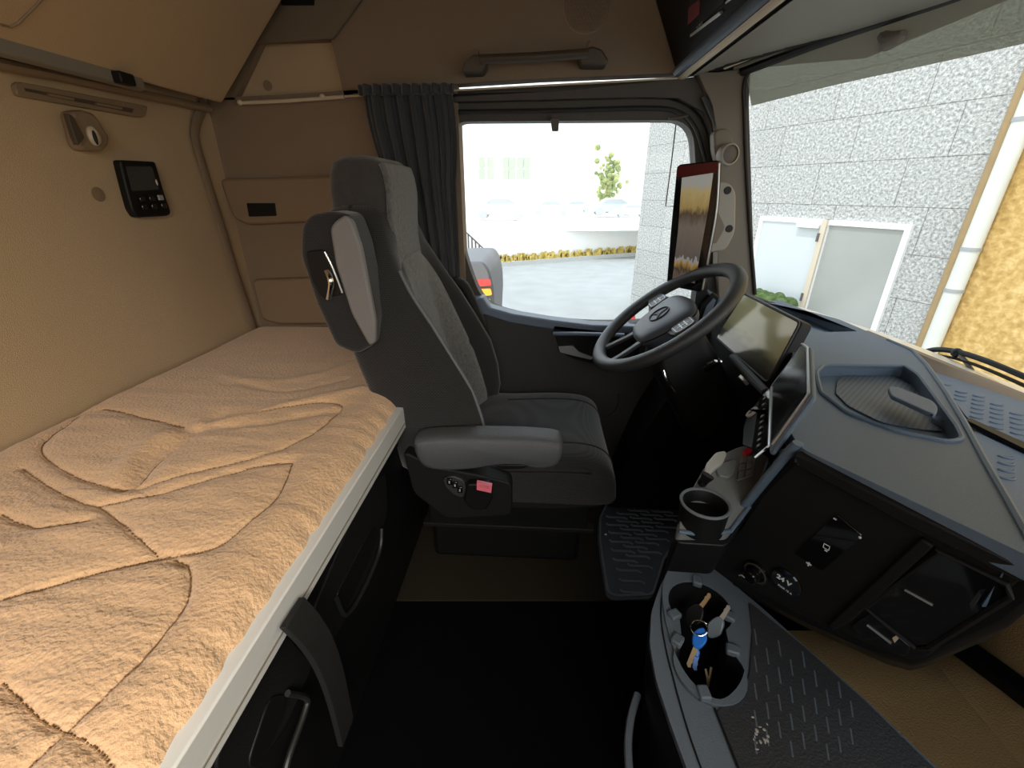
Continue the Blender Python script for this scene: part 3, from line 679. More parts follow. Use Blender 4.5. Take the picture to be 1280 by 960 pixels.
# ================================================================= CURTAIN
ct = thing('curtain', (-.43, 1.6, 1.53), 'charcoal gathered curtain hanging behind the driver seat beside the window', 'curtain')
def curt(a, b):
    xt = -.572+.285*a; xb = -.47+.185*a; k = min(1, b*1.4)
    x = xt*(1-k)+xb*k+.02*math.sin(PI*min(1, b*3))*(.5-a)*-1
    y = 1.615+.016*math.sin(a*42+b*1.5)*(.6+.4*b)+.006*math.sin(a*90+b*3)
    return (x, y, 1.537-.8*b)
obj('cloth', G().sheet(curt, 110, 30), 'curtain', ct, solid=.004)
obj('heading', G().sheet(lambda a, b: (-.578+.298*a, 1.598+.012*math.sin(a*60), 1.547-.028*b), 90, 4), 'curtain', ct, solid=.008)
# ================================================================= DRIVER SEAT
se = thing('driver_chair', (-.1, 1.28, 0), 'tall charcoal and grey fabric driver seat with armrest and integrated headrest', 'seat')
SC = 1.28
def rsec(z, rear, fc, bol, hw, n=8):
    pts = [(rear, -hw*.55), (rear+.025, -hw*.88), (rear+.07, -hw), (bol-.07, -hw*1.0), (bol-.015, -hw*.93), (bol, -hw*.78), (fc+.012, -hw*.55), (fc, -hw*.3), (fc, 0), (fc, hw*.3), (fc+.012, hw*.55), (bol, hw*.78), (bol-.015, hw*.93), (bol-.07, hw), (rear+.07, hw), (rear+.025, hw*.88), (rear, hw*.55), (rear, 0)]
    return [(p[0], SC+p[1], z) for p in smooth_poly(pts, 3)]
secs = [(.47, -.40, -.20, -.17, .22), (.50, -.42, -.21, -.15, .24), (.58, -.435, -.24, -.145, .255), (.66, -.45, -.275, -.165, .26), (.75, -.475, -.305, -.195, .262), (.84, -.50, -.33, -.235, .26), (.93, -.52, -.35, -.275, .255), (1.00, -.535, -.365, -.315, .245), (1.06, -.545, -.375, -.345, .23), (1.10, -.55, -.38, -.365, .21), (1.15, -.55, -.385, -.378, .185), (1.19, -.545, -.39, -.388, .165), (1.21, -.53, -.40, -.40, .15)]
secs = [(z, a, b, c+.024*math.exp(-((z-.74)/.16)**2), d) for z, a, b, c, d in secs]
br = obj('backrest', G().loft([rsec(*s_) for s_ in secs]), 'seat_dark', se, ang=60)
def ins(a, b):
    z = .52+.56*b
    zs = [s_[0] for s_ in secs]; 
    fc = np.interp(z, zs, [s_[2] for s_ in secs]); hw = np.interp(z, zs, [s_[4] for s_ in secs]); bo = np.interp(z, zs, [s_[3] for s_ in secs])
    w = hw*.60*(1 if b < .8 else math.sqrt(max(0, 1-((b-.8)/.2)**2))*.55+.45)
    t = (a-.5)*2; k = abs(t)**3*.66
    x = fc+.014*(1-abs(t)**4)+(bo-fc)*max(0, (abs(t)*w/hw-.32)/.46)*.95 if abs(t)*w/hw > .32 else fc+.014
    x += .012*math.exp(-((b-.93)/.08)**2)*(1-t*t)-.006*math.exp(-((b-.42)/.02)**2)
    return (x, SC+t*w, z)
obj('backrest_insert', G().sheet(ins, 24, 40), 'seat_grey', br, solid=.008, label='lighter grey centre insert')
# piping lines along the near and far bolster
for sgn_ in (-1,):
    pp = []
    for s_ in secs[1:9]:
        z, rear, fc, bol, hw = s_; pp.append((bol+.001, SC+sgn_*hw*.86, z))
    obj('piping', G().tube(smooth_poly(pp, 4, False), .0042, 8), 'piping', br, label='pale grey piping')
# headrest
hs = [(1.185, -.515, -.385, .135), (1.20, -.525, -.378, .142), (1.24, -.525, -.376, .144), (1.28, -.52, -.38, .142), (1.305, -.512, -.388, .136), (1.318, -.495, -.405, .12), (1.322, -.47, -.43, .09)]
def hsec(z, r, f, hw): return [(p[0], SC+p[1], z) for p in rrect(abs(f-r), 2*hw, min(.035, abs(f-r)*.4), 5, (f+r)/2, 0)]
hr = obj('headrest', G().loft([hsec(*q) for q in hs]), 'seat_head', se, ang=60)
def hf(a, b):
    z = 1.04+.262*b; f = .007+ np.interp(z, [1.0, 1.06, 1.1, 1.15, 1.19, 1.24, 1.28, 1.305], [-.362, -.370, -.374, -.376, -.374, -.371, -.375, -.384]); t = (a-.5)*2
    hw = np.interp(z, [1., 1.1, 1.2, 1.3], [.13, .125, .132, .128])
    return (f-.010*t*t, SC+t*hw, z)
obj('headrest_front', G().sheet(hf, 16, 20), 'seat_grey', hr, solid=.01, label='grey velour front with its light put into the colour')  # lighter velour here paints the light falling on the headrest front
# shoulder housing with light grey panel and recess lever
hp = [(377, 282), (388, 268), (415, 264), (438, 268), (452, 305), (471, 398), (469, 430), (447, 443), (420, 432), (396, 380), (376, 320)]
ho = obj('shoulder_housing', G().prism(round_poly(pY(hp, .99), .015), 0, .085, MY(.985)), 'seat_black', se, bevel=.012, seg=3, ang=50)
lp_ = [(413, 285), (420, 276), (432, 268), (441, 276), (452, 310), (470, 400), (470, 428), (462, 432), (440, 392), (420, 330)]
obj('side_panel', G().prism(round_poly(pY(lp_, .975), .01), 0, .02, MY(.970)), 'panel_lt', ho, bevel=.006, seg=3, label='silver grey leatherette panel')
rp_ = [(383, 314), (405, 312), (414, 335), (427, 368), (404, 374), (390, 350)]
obj('lever_recess', G().prism(round_poly(pY(rp_, .98), .008), 0, .01, MY(.978)), 'black', ho, bevel=.002)
obj('lever', G().tube(smooth_poly([at(409, 338, Y=.972), at(413, 348, Y=.965), at(414, 358, Y=.965), at(411, 374, Y=.972)], 4, False), (.004, .007), 8), 'chrome', ho, label='chrome lever')
obj('recess_trim', G().tube(smooth_poly([at(406, 315, Y=.975), at(416, 335, Y=.973), at(428, 366, Y=.975)], 4, False), .0025, 8), 'silver', ho)
# cushion
def csec(y):
    t = (y-SC)/.255; e = math.sqrt(max(0, 1-abs(t)**6)); hump = .02*abs(t)**2*(abs(t) < .97)
    top = [(-.22, .545), (-.10, .540), (.05, .548), (.15, .545), (.205, .525), (.232, .49), (.235, .455), (.215, .425)]
    return [(x, y, .40+(z+hump-.40)*(.55+.45*e)) for x, z in smooth_poly(top, 4, False)]+[(.18, y, .41), (-.25, y, .41), (-.27, y, .46)]
ysl = [SC-.255+.51*i/28 for i in range(29)]
cu = obj('seat_cushion', G().loft([csec(y) for y in ysl]), 'seat_black', se, ang=60)
# cushion seams
sp2 = [(x, SC-.155, z+.012) for x, z in [(-.12, .545), (.02, .553), (.13, .555), (.20, .535)]]
for yy in (SC-.15, SC+.15):
    ss = [csec(yy)[i] for i in range(4, 30)]; obj('seam', G().tube([Vector(p)+Vector((0, 0, .0005)) for p in ss], .003, 6), 'seat_black', cu)
# lower side fabric/plastic shell
g = G().prism(round_poly(pY([(590, 590), (620, 588), (740, 590), (758, 615), (764, 632), (750, 640), (700, 644), (560, 640), (545, 615), (560, 596)], 1.02), .015), 0, .48, MY(1.035))
obj('cushion_pan', g, 'dash_dark', se, bevel=.012, seg=3)
g = G().prism(round_poly(pY([(505, 560), (545, 580), (600, 590), (640, 600), (640, 640), (560, 645), (518, 612)], 1.0), .02), 0, .06, MY(.985))
obj('side_shell', g, 'dash_dark', se, bevel=.012, seg=3)
obj('suspension_base', G().box(-.36, .17, 1.20, 1.46, .006, .36), 'black', se, bevel=.02)
zr = at(620, 657, Y=1.12).z
obj('seat_rail', G().box(-.36, .20, 1.11, 1.14, zr-.008, zr+.008), 'dash_dark', se, bevel=.003)
obj('rail_bracket', G().box(-.34, .18, 1.12, 1.24, zr-.004, .36), 'black', se, bevel=.006)
# rocker cluster
SP_ = [(553, 598), (566, 594), (580, 600), (583, 610), (580, 622), (570, 620), (558, 610)]
sw = obj('adjuster_panel', G().prism(round_poly(pY(SP_, .975), .01), 0, .015, MY(.972)), 'console_mat', se, bevel=.003)
for q in ((562, 602), (569, 606), (575, 612)):
    c = at(*q, Y=.968); obj('adjuster_button', G().box(c.x-.007, c.x+.007, c.y-.003, c.y+.005, c.z-.010, c.z+.010), 'black_gloss', sw, bevel=.002)
    obj('button_mark', G().box(c.x-.002, c.x+.002, c.y-.0037, c.y-.003, c.z-.004, c.z+.004), 'dim_mark', sw)
# buckle
bu = obj('belt_buckle', G().prism(round_poly(pY([(584, 604), (613, 604), (616, 622), (608, 636), (590, 636), (580, 625)], .965), .008), 0, .03, MY(.96)), 'black', se, bevel=.004)
obj('release_button', G().prism(pY([(596, 603), (615, 607), (614, 616), (596, 612)], .95), 0, .012, MY(.949), holes=[pY([(599, 605), (611, 608), (611, 611), (599, 608)], .95)]), 'pink', bu, label='pink red release button')
# armrest
AP = [(516, 550), (526, 543), (560, 540), (620, 540), (670, 542), (700, 546), (706, 556), (703, 570), (694, 580), (672, 583), (655, 577), (620, 578), (590, 584), (550, 586), (526, 578)]
def asec(y, s): 
    pts = pY(AP, .965); cxm = sum(p[0] for p in pts)/len(pts); cz = sum(p[1] for p in pts)/len(pts)
    return [(cxm+(p[0]-cxm)*(1-(1-s)*.25), y, cz+(p[1]-cz)*s) for p in smooth_poly(pts, 3)]
obj('armrest', G().loft([asec(.938, .62), asec(.942, .78), asec(.95, .88), asec(.962, .92), asec(.995, .92), asec(1.010, .88), asec(1.018, .7)]), 'armrest', se, ang=50, label='slate vinyl armrest pointing forwards')
obj('armrest_hinge', G().lathe([(.04, 0), (.04, .05)], 24, Matrix.Translation(at(540, 566, Y=.99)) @ Matrix.Rotation(-PI/2, 4, 'X')), 'black', se)
obj('armrest_catch', G().prism(pY([(618, 580), (662, 580), (655, 585), (625, 586)], .96), 0, .02, MY(.955)), 'black', se, bevel=.003)
# far raised armrest
FA = [(-.30, .80), (-.32, .95), (-.30, 1.03)]
pp = smooth_poly([at(568, 352, Y=1.58), at(580, 358, Y=1.58), at(596, 392, Y=1.58), at(608, 430, Y=1.58), at(610, 480, Y=1.58)], 4, False)
obj('folded_armrest', G().tube(pp, [(.02, .028)]*len(pp), 12, flat=(1, 0, 0)), 'dash_dark', se, ang=60, label='far armrest folded up beside the backrest')
# ---- seat belt
sb = thing('seat_belt', (-.3, 1.58, .9), 'black seat belt running from the pillar down behind the driver seat', 'seat belt')
bp_ = [at(505, 303, Y=1.57), at(520, 322, Y=1.56), at(560, 368, Y=1.56), at(596, 410, Y=1.56), at(608, 440, Y=1.57), at(615, 500, Y=1.58)]
bp_ = [Vector(p) for p in smooth_poly(bp_, 5, False)]
obj('webbing', G().loft([[p+Vector((-.010, 0, -.014)), p+Vector((.010, -.006, .010)), p+Vector((.012, -.003, .010)), p+Vector((-.008, .003, -.014))] for p in bp_]), 'strap', sb)
obj('webbing_edge', G().tube([p+Vector((.010, -.008, .011)) for p in bp_], .0016, 6), 'piping', sb)
c = at(597, 410, Y=1.55); obj('tongue', G().box(c.x-.022, c.x+.012, c.y-.004, c.y+.004, c.z-.004, c.z+.004).box(c.x-.020, c.x-.012, c.y-.004, c.y+.004, c.z-.014, c.z+.012), 'chrome', sb, bevel=.0015, label='chrome belt tongue')
# ================================================================= FLOOR MAT
mo = pZ([(748, 648), (747, 675), (750, 700), (757, 745), (766, 750), (815, 749), (830, 700), (905, 600), (880, 560), (765, 560), (762, 620)], .012)
fm = thing('floor_mat', (.35, 1.3, .01), "ribbed black rubber mat in the driver's footwell", 'floor mat')
obj('sheet', G().prism(round_poly(mo, .02), .007, .014), 'rubber', fm, bevel=.003)
g = G()
x0, y0 = min(p[0] for p in mo), min(p[1] for p in mo); x1, y1 = max(p[0] for p in mo), max(p[1] for p in mo)
from mathutils.geometry import intersect_point_tri_2d
def inside(p, poly):
    c_ = False; n = len(poly)
    for i in range(n):
        a, b = poly[i], poly[i-1]
        if (a[1] > p[1]) != (b[1] > p[1]) and p[0] < (b[0]-a[0])*(p[1]-a[1])/(b[1]-a[1])+a[0]: c_ = not c_
    return c_
y = y0+.03; r_ = 0
while y < y1-.02:
    x = x0-.05+(.045 if r_ % 2 else 0)+random.uniform(0, .01)
    while x < x1:
        L_ = .085
        if all(inside(q, mo) for q in ((x-.012, y-.014), (x+L_+.012, y-.014), (x-.012, y+.02), (x+L_+.012, y+.02))):
            g.tube([(x, y+.008, .0155), (x+.008, y, .0155), (x+L_-.012, y, .0155), (x+L_, y-.009, .0155)], (.0045, .0042), 6)
        x += .098
    y += .023; r_ += 1
g.tube([(p[0], p[1], .016) for p in round_poly([(a*.97+.03*(x0+x1)/2, b*.97+.03*(y0+y1)/2) for a, b in mo], .02)], .004, 6, closed=True)
obj('ribs', g, 'rib', fm)
for i, (u, v) in enumerate(((575, 687), (757, 669))):
    c = at(u, v, Z=.012); tag(obj('crumb', G().ball((c.x, c.y, .016 if i else .011), (.005, .004, .004), n=6), 'crumb'), ('tiny white crumb on the brown floor lining under the seat', 'tiny white crumb on the ribbed rubber mat')[i], 'crumb')
# ================================================================= DASHBOARD
da = thing('dashboard', (.8, .8, .8), 'wide slate plastic dashboard with raised centre section under the windshield', 'dashboard')
ZD = .88
topo = pZ([(1000, 560), (1140, 626), (1280, 692)], ZD)
dtop = [topo[0], topo[1], topo[2], (.70, .16), (.73, .10), (.78, .12)]
ridge = pZ([(1290, 680), (1262, 630), (1232, 578), (1205, 528), (1182, 490), (1158, 456), (1140, 438), (1110, 425)], ZD)
far = [(.93, 1.37), (.90, 1.45), (.80, 1.60), (.775, 1.64), (.66, 1.66)]
rearl = [(.66, 1.45), (.66, 1.12), (.57, .93), (.50, .84), (.455, .735), (.42, .655)]
tray_o = round_poly(pZ([(1020, 466), (1030, 457), (1130, 458), (1148, 470), (1196, 535), (1203, 550), (1185, 553), (1120, 540), (1060, 518), (1026, 492)], ZD), .012)
tray2_o = round_poly(pZ([(905+40, 378), (975, 375), (1072, 414), (1030, 415), (985, 402)], ZD), .008)
outline = round_poly(dtop[:3]+[(.62, .22)]+ridge+far+rearl, .018)
g = G().prism(outline, ZD-.03, ZD, None, holes=[tray_o, tray2_o])
obj('top_panel', g, 'dash', da, bevel=.006, seg=3)
# tray floors
tr = G().prism(tray_o, ZD-.034, ZD-.026)
o_ = obj('tray', tr, 'dash', da)
inn = round_poly(pZ([(1046, 476), (1060, 467), (1120, 470), (1140, 480), (1180, 540), (1150, 537), (1100, 528), (1060, 508), (1044, 492)], ZD-.024), .01)
def meshmat():
    m = mat('tray anti slip mesh', (.06, .075, .095), .5); nt = m.node_tree; b = nt.nodes['Principled BSDF']
    tc = nd(nt, 'ShaderNodeTexCoord'); ck = nd(nt, 'ShaderNodeTexChecker'); ck.inputs['Scale'].default_value = 170; ck.inputs[1].default_value = (.045, .058, .075, 1); ck.inputs[2].default_value = (.10, .12, .145, 1)
    nt.links.new(tc.outputs['Object'], ck.inputs['Vector']); nt.links.new(ck.outputs[0], b.inputs['Base Color']); return m
obj('anti_slip_mat', G().prism(inn, ZD-.026, ZD-.0225), meshmat(), o_, bevel=.001, label='blue grey mesh anti-slip mat')
obj('tray_rim', G().tube([(p[0], p[1], ZD+.001) for p in tray_o], .004, 6, closed=True), 'dash', o_)
# clip on tray
g = G().sweep_poly([at(u, v, Z=ZD+.012) for u, v in round_poly([(1110, 483), (1122, 483), (1165, 500), (1173, 508), (1171, 518), (1158, 514), (1114, 494)], 4)], (0, 0, -.008))
obj('tray_clip', g, 'dash', o_, bevel=.002, label='flat tongue clip over the tray')
c = at(1177, 528, Z=ZD-.02); obj('tray_button', G().lathe([(.014, 0), (.014, .012), (.010, .016)], 20, Matrix.Translation((c.x, c.y, ZD-.028))), 'dash', o_)
obj('windshield_tray', G().prism(tray2_o, ZD-.034, ZD-.026), 'dash', da)
# body beneath
bl = [(x, y) for x, y in outline]
bl = [(x, max(y, .80)) for x, y in outline if y > .5]
g = G().loft([[(x+.01, y, ZD-.036) for x, y in bl], [(max(x, .62)+.06, y, ZD-.12) for x, y in bl], [(max(x, .75)+.05, y, .30) for x, y in bl], [(max(x, .8)+.05, y, .01) for x, y in bl]])
obj('lower_body', g, 'black', da)
g = G().prism(round_poly([(.60, 1.66), (.80, 1.66), (.84, .95), (.62, .95)], .03), .52, ZD-.04); obj('knee_panel', g, 'black', da, bevel=.02)
# passenger shelf
sh = [(r_[0]-.02, r_[1]) for r_ in ridge]+[(1.0, 1.42), (1.14, 1.12), (1.18, .8), (1.19, .3), (1.15, -.1), (1.0, -.42), (.90, -.55), (.86, .30), (.72, .44), (.60, .50)]
ZS = .80
obj('passenger_shelf', G().prism(sh, ZS-.03, ZS), 'dash', da, bevel=.005)
# ribbed mat pieces on the shelf
g = G()
PSH = [[(1163, 470), (1300, 522), (1300, 580), (1208, 524), (1190, 500)], [(1215, 540), (1300, 580), (1300, 760), (1262, 640)]]
for q in PSH: g.prism(round_poly(pZ(q, ZS), .01), ZS, ZS+.004)
for q in PSH:
    qq = pZ(q, ZS); xa, xb = min(p[0] for p in qq), max(p[0] for p in qq); ya, yb = min(p[1] for p in qq), max(p[1] for p in qq)
    yy = ya; k = 0
    while yy < yb:
        xx = xa+(.02 if k % 2 else 0)
        while xx < xb:
            if inside((xx, yy), qq) and inside((xx+.02, yy-.01), qq) and inside((xx, yy+.018), qq):
                g.tube([(xx+.013*math.cos(a), yy+.013*math.sin(a), ZS+.0045) for a in (3.4, 3.9, 4.5, 5.1, 5.7)], .0022, 5)
            xx += .04
        yy += .022; k += 1
obj('shelf_mat', g, 'dash', da)
sl = pZ([(1204, 527), (1212, 526), (1300, 566), (1300, 575)], ZS+.006)
obj('shelf_slot', G().prism(sl, ZS+.004, ZS+.012), 'black', da)
# shelf riser along the ridge
g = G().loft([[(x, y, ZD-.03), (x-.012, y, ZD-.03), (x-.012, y, ZS-.02), (x, y, ZS-.02)] for x, y in ridge]); obj('ridge_wall', g, 'dash', da)
obj('ridge_bead', G().tube([(x, y, ZD-.002) for x, y in ridge], .006, 8), 'dash', da)
# ---- centre console block with passenger-facing black face
TL, P2, BL = Vector((.41, .60, .88)), Vector((.55, .40, .88)), Vector((.37, .74, .50))
FP = Pl(TL, P2-TL, TL-BL)       # y axis up the face
s0 = 1 if FP.n.dot(CAM-TL) > 0 else -1
MFc = FP.M
fl = lambda pts, r=0: round_poly([FP.l(u, v) for u, v in pts], r) if r else [FP.l(u, v) for u, v in pts]
bx_ = thing('centre_console_block', TL, 'black angular centre console block with socket, switches and two open compartments', 'console')
outl = [FP.hit(u, v) for u, v in ((999, 559), (1140, 626), (1290, 697), (1330, 716), (1300, 752), (1262, 782), (1160, 827), (1140, 832), (1110, 824), (1000, 775), (900, 722), (872, 702), (855, 676), (868, 668), (912, 661), (954, 609))]
g = G().sweep_poly(outl, Vector((.05, .04, -.07)))
obj('body', g, 'black', bx_, bevel=.008, seg=3)
obj('face_bezel', G().prism(fl([(1004, 570), (1140, 640), (1290, 712), (1160, 820), (1138, 824), (1000, 766), (905, 715), (885, 695), (925, 663), (958, 615)], .012), 0, s0*.004, MFc), 'dash_dark', bx_, bevel=.002)
obj('top_lip', G().prism(fl([(1001, 562), (1140, 628), (1285, 697), (1285, 718), (1140, 648), (1008, 578)], 0), 0, s0*.02, MFc), 'dash_dark', bx_, bevel=.003)
obj('rear_volume', G().prism([(.9, .62), (.9, .8), (.5, .8), (.5, .68), (.62, .55)], .60, .76), 'black', bx_, bevel=.01)
# divider ribs & compartments
obj('divider', G().prism(fl([(1155, 668), (1172, 678), (1068, 772), (1046, 784), (1040, 776)], .004), 0, s0*.012, MFc), 'dash_dark', bx_, bevel=.003)
op = [(1176, 684), (1262, 726), (1266, 742), (1165, 806), (1148, 806), (1086, 756)]
cm = obj('upper_compartment', G().prism(fl(op, .008), s0*.002, s0*.0075, MFc), 'black_gloss', bx_, bevel=.001)
ip = [(1184, 692), (1254, 727), (1258, 738), (1158, 798), (1096, 755)]
obj('catch_strip', G().prism(fl([(1134, 734), (1135, 732.5), (1170, 751), (1169, 753)], 0), s0*.008, s0*.0095, MFc), 'silver', cm, label='thin bright catch strip')
cm2 = obj('lower_compartment', G().prism(fl([(1090, 762), (1142, 806), (1135, 818), (1078, 792), (1066, 780)], .006), s0*.002, s0*.0075, MFc), 'black_gloss', bx_, bevel=.001)
obj('catch_strip', G().prism(fl([(1087, 778), (1088, 776.5), (1118, 799), (1117, 801)], 0), s0*.008, s0*.0095, MFc), 'silver', cm2, label='thin bright catch strip')
obj('catch_tip', G().prism(fl([(1119, 793), (1124, 790), (1127, 794), (1122, 799)], 0), s0*.008, s0*.0095, MFc), 'cream', cm2)
fr_ = [(1176, 684), (1262, 726), (1266, 742), (1165, 806), (1148, 806), (1086, 756)]
pf = [Vector((*FP.l(u, v), s0*.008)) for u, v in fr_]
obj('compartment_frame', G().tube([MFc @ p for p in pf], .004, 6, closed=True), 'dash_dark', bx_)
# switch panel with marks
spn = obj('switch_panel', G().prism(fl([(1048, 640), (1082, 668), (1030, 712), (996, 690)], .006), s0*.003, s0*.0065, MFc), 'black_gloss', bx_, bevel=.001)
def fM(u, v, d=.007, rot=0):
    a, b = FP.l(u, v)
    m = MFc @ Matrix.Translation((a, b, s0*d))
    if s0 < 0: m = m @ Matrix.Rotation(PI, 4, 'Y')
    return m @ Matrix.Rotation(rot, 4, 'Z')
for q, w in (((1036, 681), 1), ((1014, 702), 0), ((1047, 646), 2), ((1078, 669), 3)):
    g = G()
    if w == 1: g.tube([(-.004, -.004, 0), (.004, -.004, 0), (.004, .004, 0), (-.004, .004, 0)], .0007, 4, closed=True, Mx=fM(*q)); g.box(-.001, .003, -.008, -.006, 0, .001, fM(*q))
    elif w == 0: g.box(-.004, .004, -.001, .001, 0, .001, fM(*q)); g.box(-.001, .001, -.005, .003, 0, .001, fM(*q))
    elif w == 2: g.box(-.002, .002, -.001, .001, 0, .001, fM(*q))
    else: g.ball((0, 0, 0), .002, fM(*q), 8)
    obj('switch_mark', g, 'white_mark', spn)
# cigarette-lighter knob
kn = obj('socket_knob', G().lathe([(.024, 0), (.024, .006), (.018, .007), (.013, .007), (.013, .024), (.011, .026), (.001, .026)], 28, fM(948, 713, .003)), 'black_gloss', bx_)
obj('knob_ring', G().lathe([(.0205, .006), (.0205, .0085), (.0185, .0085), (.0185, .006)], 28, fM(948, 713, .003), caps=False), 'tan_plastic_dark', kn)
obj('knob_glint', G().tube([(-.008, .004, .0), (-.004, .009, .0), (.003, .009, .0)], .0012, 6, Mx=fM(940, 715, .029)), 'dim_mark', kn)
cap_ = obj('socket_cap', G().lathe([(.026, 0), (.026, .004), (.024, .006), (.001, .006)], 28, fM(985, 725, .003)), 'black_gloss', bx_)
text('cap_text', '24 V', .0135, 'white_mark', fM(984, 722, .0102, -.02), cap_, .0004, .0004)
text('cap_text', 'MAX 15 A', .0055, 'white_mark', fM(985, 733, .0102, -.02), cap_, .0003)
# right hand support bracket beneath
pa, pb = at(1165, 815, Z=.55), at(1300, 900, Z=.36)
br_ = G().loft([[p+Vector((0, -.03, 0)), p+Vector((.03, .02, 0)), p+Vector((.03, .02, -.03)), p+Vector((0, -.03, -.03))] for p in (at(1180, 790, X=.95), at(1240, 833, X=.95), at(1330, 900, X=.95))])
obj('support_bracket', br_, 'black', bx_, bevel=.004)
# silver side trim
tp = [FP.hit(u, v)+Vector((-.004, .0, .004)) for u, v in ((1000, 558), (985, 572), (955, 608), (912, 661))]
tp[0] = tp[0]+Vector((0, 0, .002))
obj('side_trim', G().tube(smooth_poly(tp, 4, False), (.009, .006), 10), 'dash', bx_, ang=60)
# ---- driver side console (cup holder, lever, switches)
CA, CB, CC = at(912, 662, Z=.70), at(855, 656, Z=.70), at(958, 585, Z=.745)
CP = Pl(CA, CB-CA, CC-CA); s1 = 1 if CP.n.z > 0 else -1
cl = lambda pts, r=0: round_poly([CP.l(u, v) for u, v in pts], r) if r else [CP.l(u, v) for u, v in pts]
dc = thing('driver_side_console', CA, 'grey sloping console ledge between steering column and centre block', 'console')
outc = [(848, 664), (852, 640), (868, 606), (880, 585), (898, 570), (922, 559), (936, 556), (962, 572), (955, 610), (913, 664)]
hcx, hcy = CP.l(880, 633)
cc_ = Pl(CP.p+Vector((0, 0, .024)), CP.x, CP.y).hit(880, 632)
hole_l = []
for i in range(36):
    x = cc_.x+.0385*math.cos(2*PI*i/36); y = cc_.y+.0385*math.sin(2*PI*i/36)
    z = CP.p.z-(CP.n.x*(x-CP.p.x)+CP.n.y*(y-CP.p.y))/CP.n.z; q = Vector((x, y, z))-CP.p
    hole_l.append((q.dot(CP.x), q.dot(CP.y)))
obj('ledge', G().prism(cl(outc, .008), 0, -s1*.035, CP.M), 'console_grey', dc, bevel=.004, seg=3)
obj('ledge_edge', G().tube([CP.hit(u, v) for u, v in ((849, 664), (880, 669), (913, 664), (945, 622), (960, 578))], .004, 8), 'dash', dc, label='bluish bright edge')
obj('under_shell', G().prism(cl([(850, 668), (852, 645), (885, 600), (960, 580), (955, 612), (914, 672)], .01), -s1*.03, -s1*.14, CP.M), 'black', dc, bevel=.02)
# cup holder
cc_ = Pl(CP.p+Vector((0, 0, .030)), CP.x, CP.y).hit(881, 631); Mt = Matrix.Translation(cc_)
ch = thing('cup_holder', cc_, 'round empty cup holder ring on the grey console ledge', 'cup holder')
obj('cup', G().lathe([(.038, -.050), (.041, 0), (.042, .004), (.039, .006), (.036, 0), (.034, -.020), (.001, -.0205)], 40, Mt, caps=False), 'black', ch)
obj('rim', G().tube([(cc_.x+.040*math.cos(a), cc_.y+.040*math.sin(a), cc_.z+.004) for a in [2*PI*i/40 for i in range(40)]], .0028, 8, closed=True), 'piping', ch)
# chrome gear/park lever
lv = thing('shift_lever', at(888, 590, Z=.76), 'small silver lever standing behind the cup holder', 'lever')
KP = Pl(CP.p+CP.n*s1*.028, CP.x, CP.y)
obj('knob', G().prism(round_poly([KP.l(u, v) for u, v in ((879, 597), (881, 584), (893, 570), (904, 568), (907, 572), (902, 583), (889, 592), (884, 601))], .006), 0, s1*.012, KP.M), mat('bright silver knob', (.62, .63, .60), .35, metal=.2), lv, bevel=.004, seg=3)
obj('stem', G().tube([at(878, 603, Z=.745), at(881, 600, Z=.765), at(885, 594, Z=.775)], [.009, .008, .012], 10), 'black', lv)
# flat grey pad & switches
pdp = [(895, 590), (902, 582), (916, 578), (920, 582), (917, 596), (910, 601), (897, 598)]
tag(obj('touch_pad', G().prism(cl(pdp, .006), 0, s1*.010, CP.M), 'console_grey', bevel=.002), 'smooth grey pad beside the silver lever on the console ledge', 'pad')
def swbank(px, n, name, label, m='tan_plastic_dark'):
    pass
sk = thing('switch_bank', CP.hit(925, 588), 'row of grey rocker switches in a bright frame below the red hazard switch', 'switches')
quad = [Vector((*CP.l(u, v), 0)) for u, v in ((942, 572), (938, 597), (920, 603), (924, 574))]
obj('frame', G().tube([CP.M @ (q+Vector((0, 0, s1*.006))) for q in (quad[0], quad[1], quad[2])], .0022, 6), 'silver', sk, label='bright L-shaped frame')
grey_sw = mat('grey switch caps', (.20, .18, .155), .45)
for i in range(2):
    for j in range(3):
        a = quad[3].lerp(quad[0], (i+.08)/2); b = quad[3].lerp(quad[0], (i+.92)/2); c = quad[2].lerp(quad[1], (i+.08)/2); d = quad[2].lerp(quad[1], (i+.92)/2)
        t0, t1 = (j+.05)/3, (j+.95)/3
        q = [a.lerp(c, t0), b.lerp(d, t0), b.lerp(d, t1), a.lerp(c, t1)]
        obj('switch', G().prism([(v.x, v.y) for v in q], 0, s1*.009, CP.M), grey_sw, sk, bevel=.001)
hz = obj('hazard_switch', G().prism(cl([(928, 566), (943, 560), (941, 567), (931, 572)], .001), 0, s1*.009, CP.M), 'red', bevel=.001)
tag(hz, 'red hazard switch on the console below the start button', 'switch')
# button strip under the centre screen
S_A, S_B, S_C, S_D = at(1004, 431, Z=.95), at(1011, 495, Z=.95), at(962, 560, Z=.85), at(966, 484, Z=.85)
TS = Pl(S_D, S_C-S_D, S_A-S_D); s2 = 1 if TS.n.dot(CAM-S_D) > 0 else -1
ts = thing('centre_touchscreen', (S_A+S_C)/2, 'large dark smeared touchscreen angled towards the driver above the button strip', 'screen')
tl = lambda pts, r=0: round_poly([TS.l(u, v) for u, v in pts], r) if r else [TS.l(u, v) for u, v in pts]
scp = [(1004, 430), (1011, 436), (1012, 495), (962, 562), (946, 560), (964, 484)]
obj('housing', G().prism(tl([(1003, 429), (1012, 434), (1014, 496), (961, 568), (963, 482)], .008), 0, -s2*.009, TS.M), 'dash', ts, bevel=.003)
obj('screen', G().prism(tl([(1001, 435), (1007, 440), (1008, 492), (960, 558), (964, 485)], .006), 0, s2*.0015, TS.M), 'screen_off', ts, label='dark smeared glass')
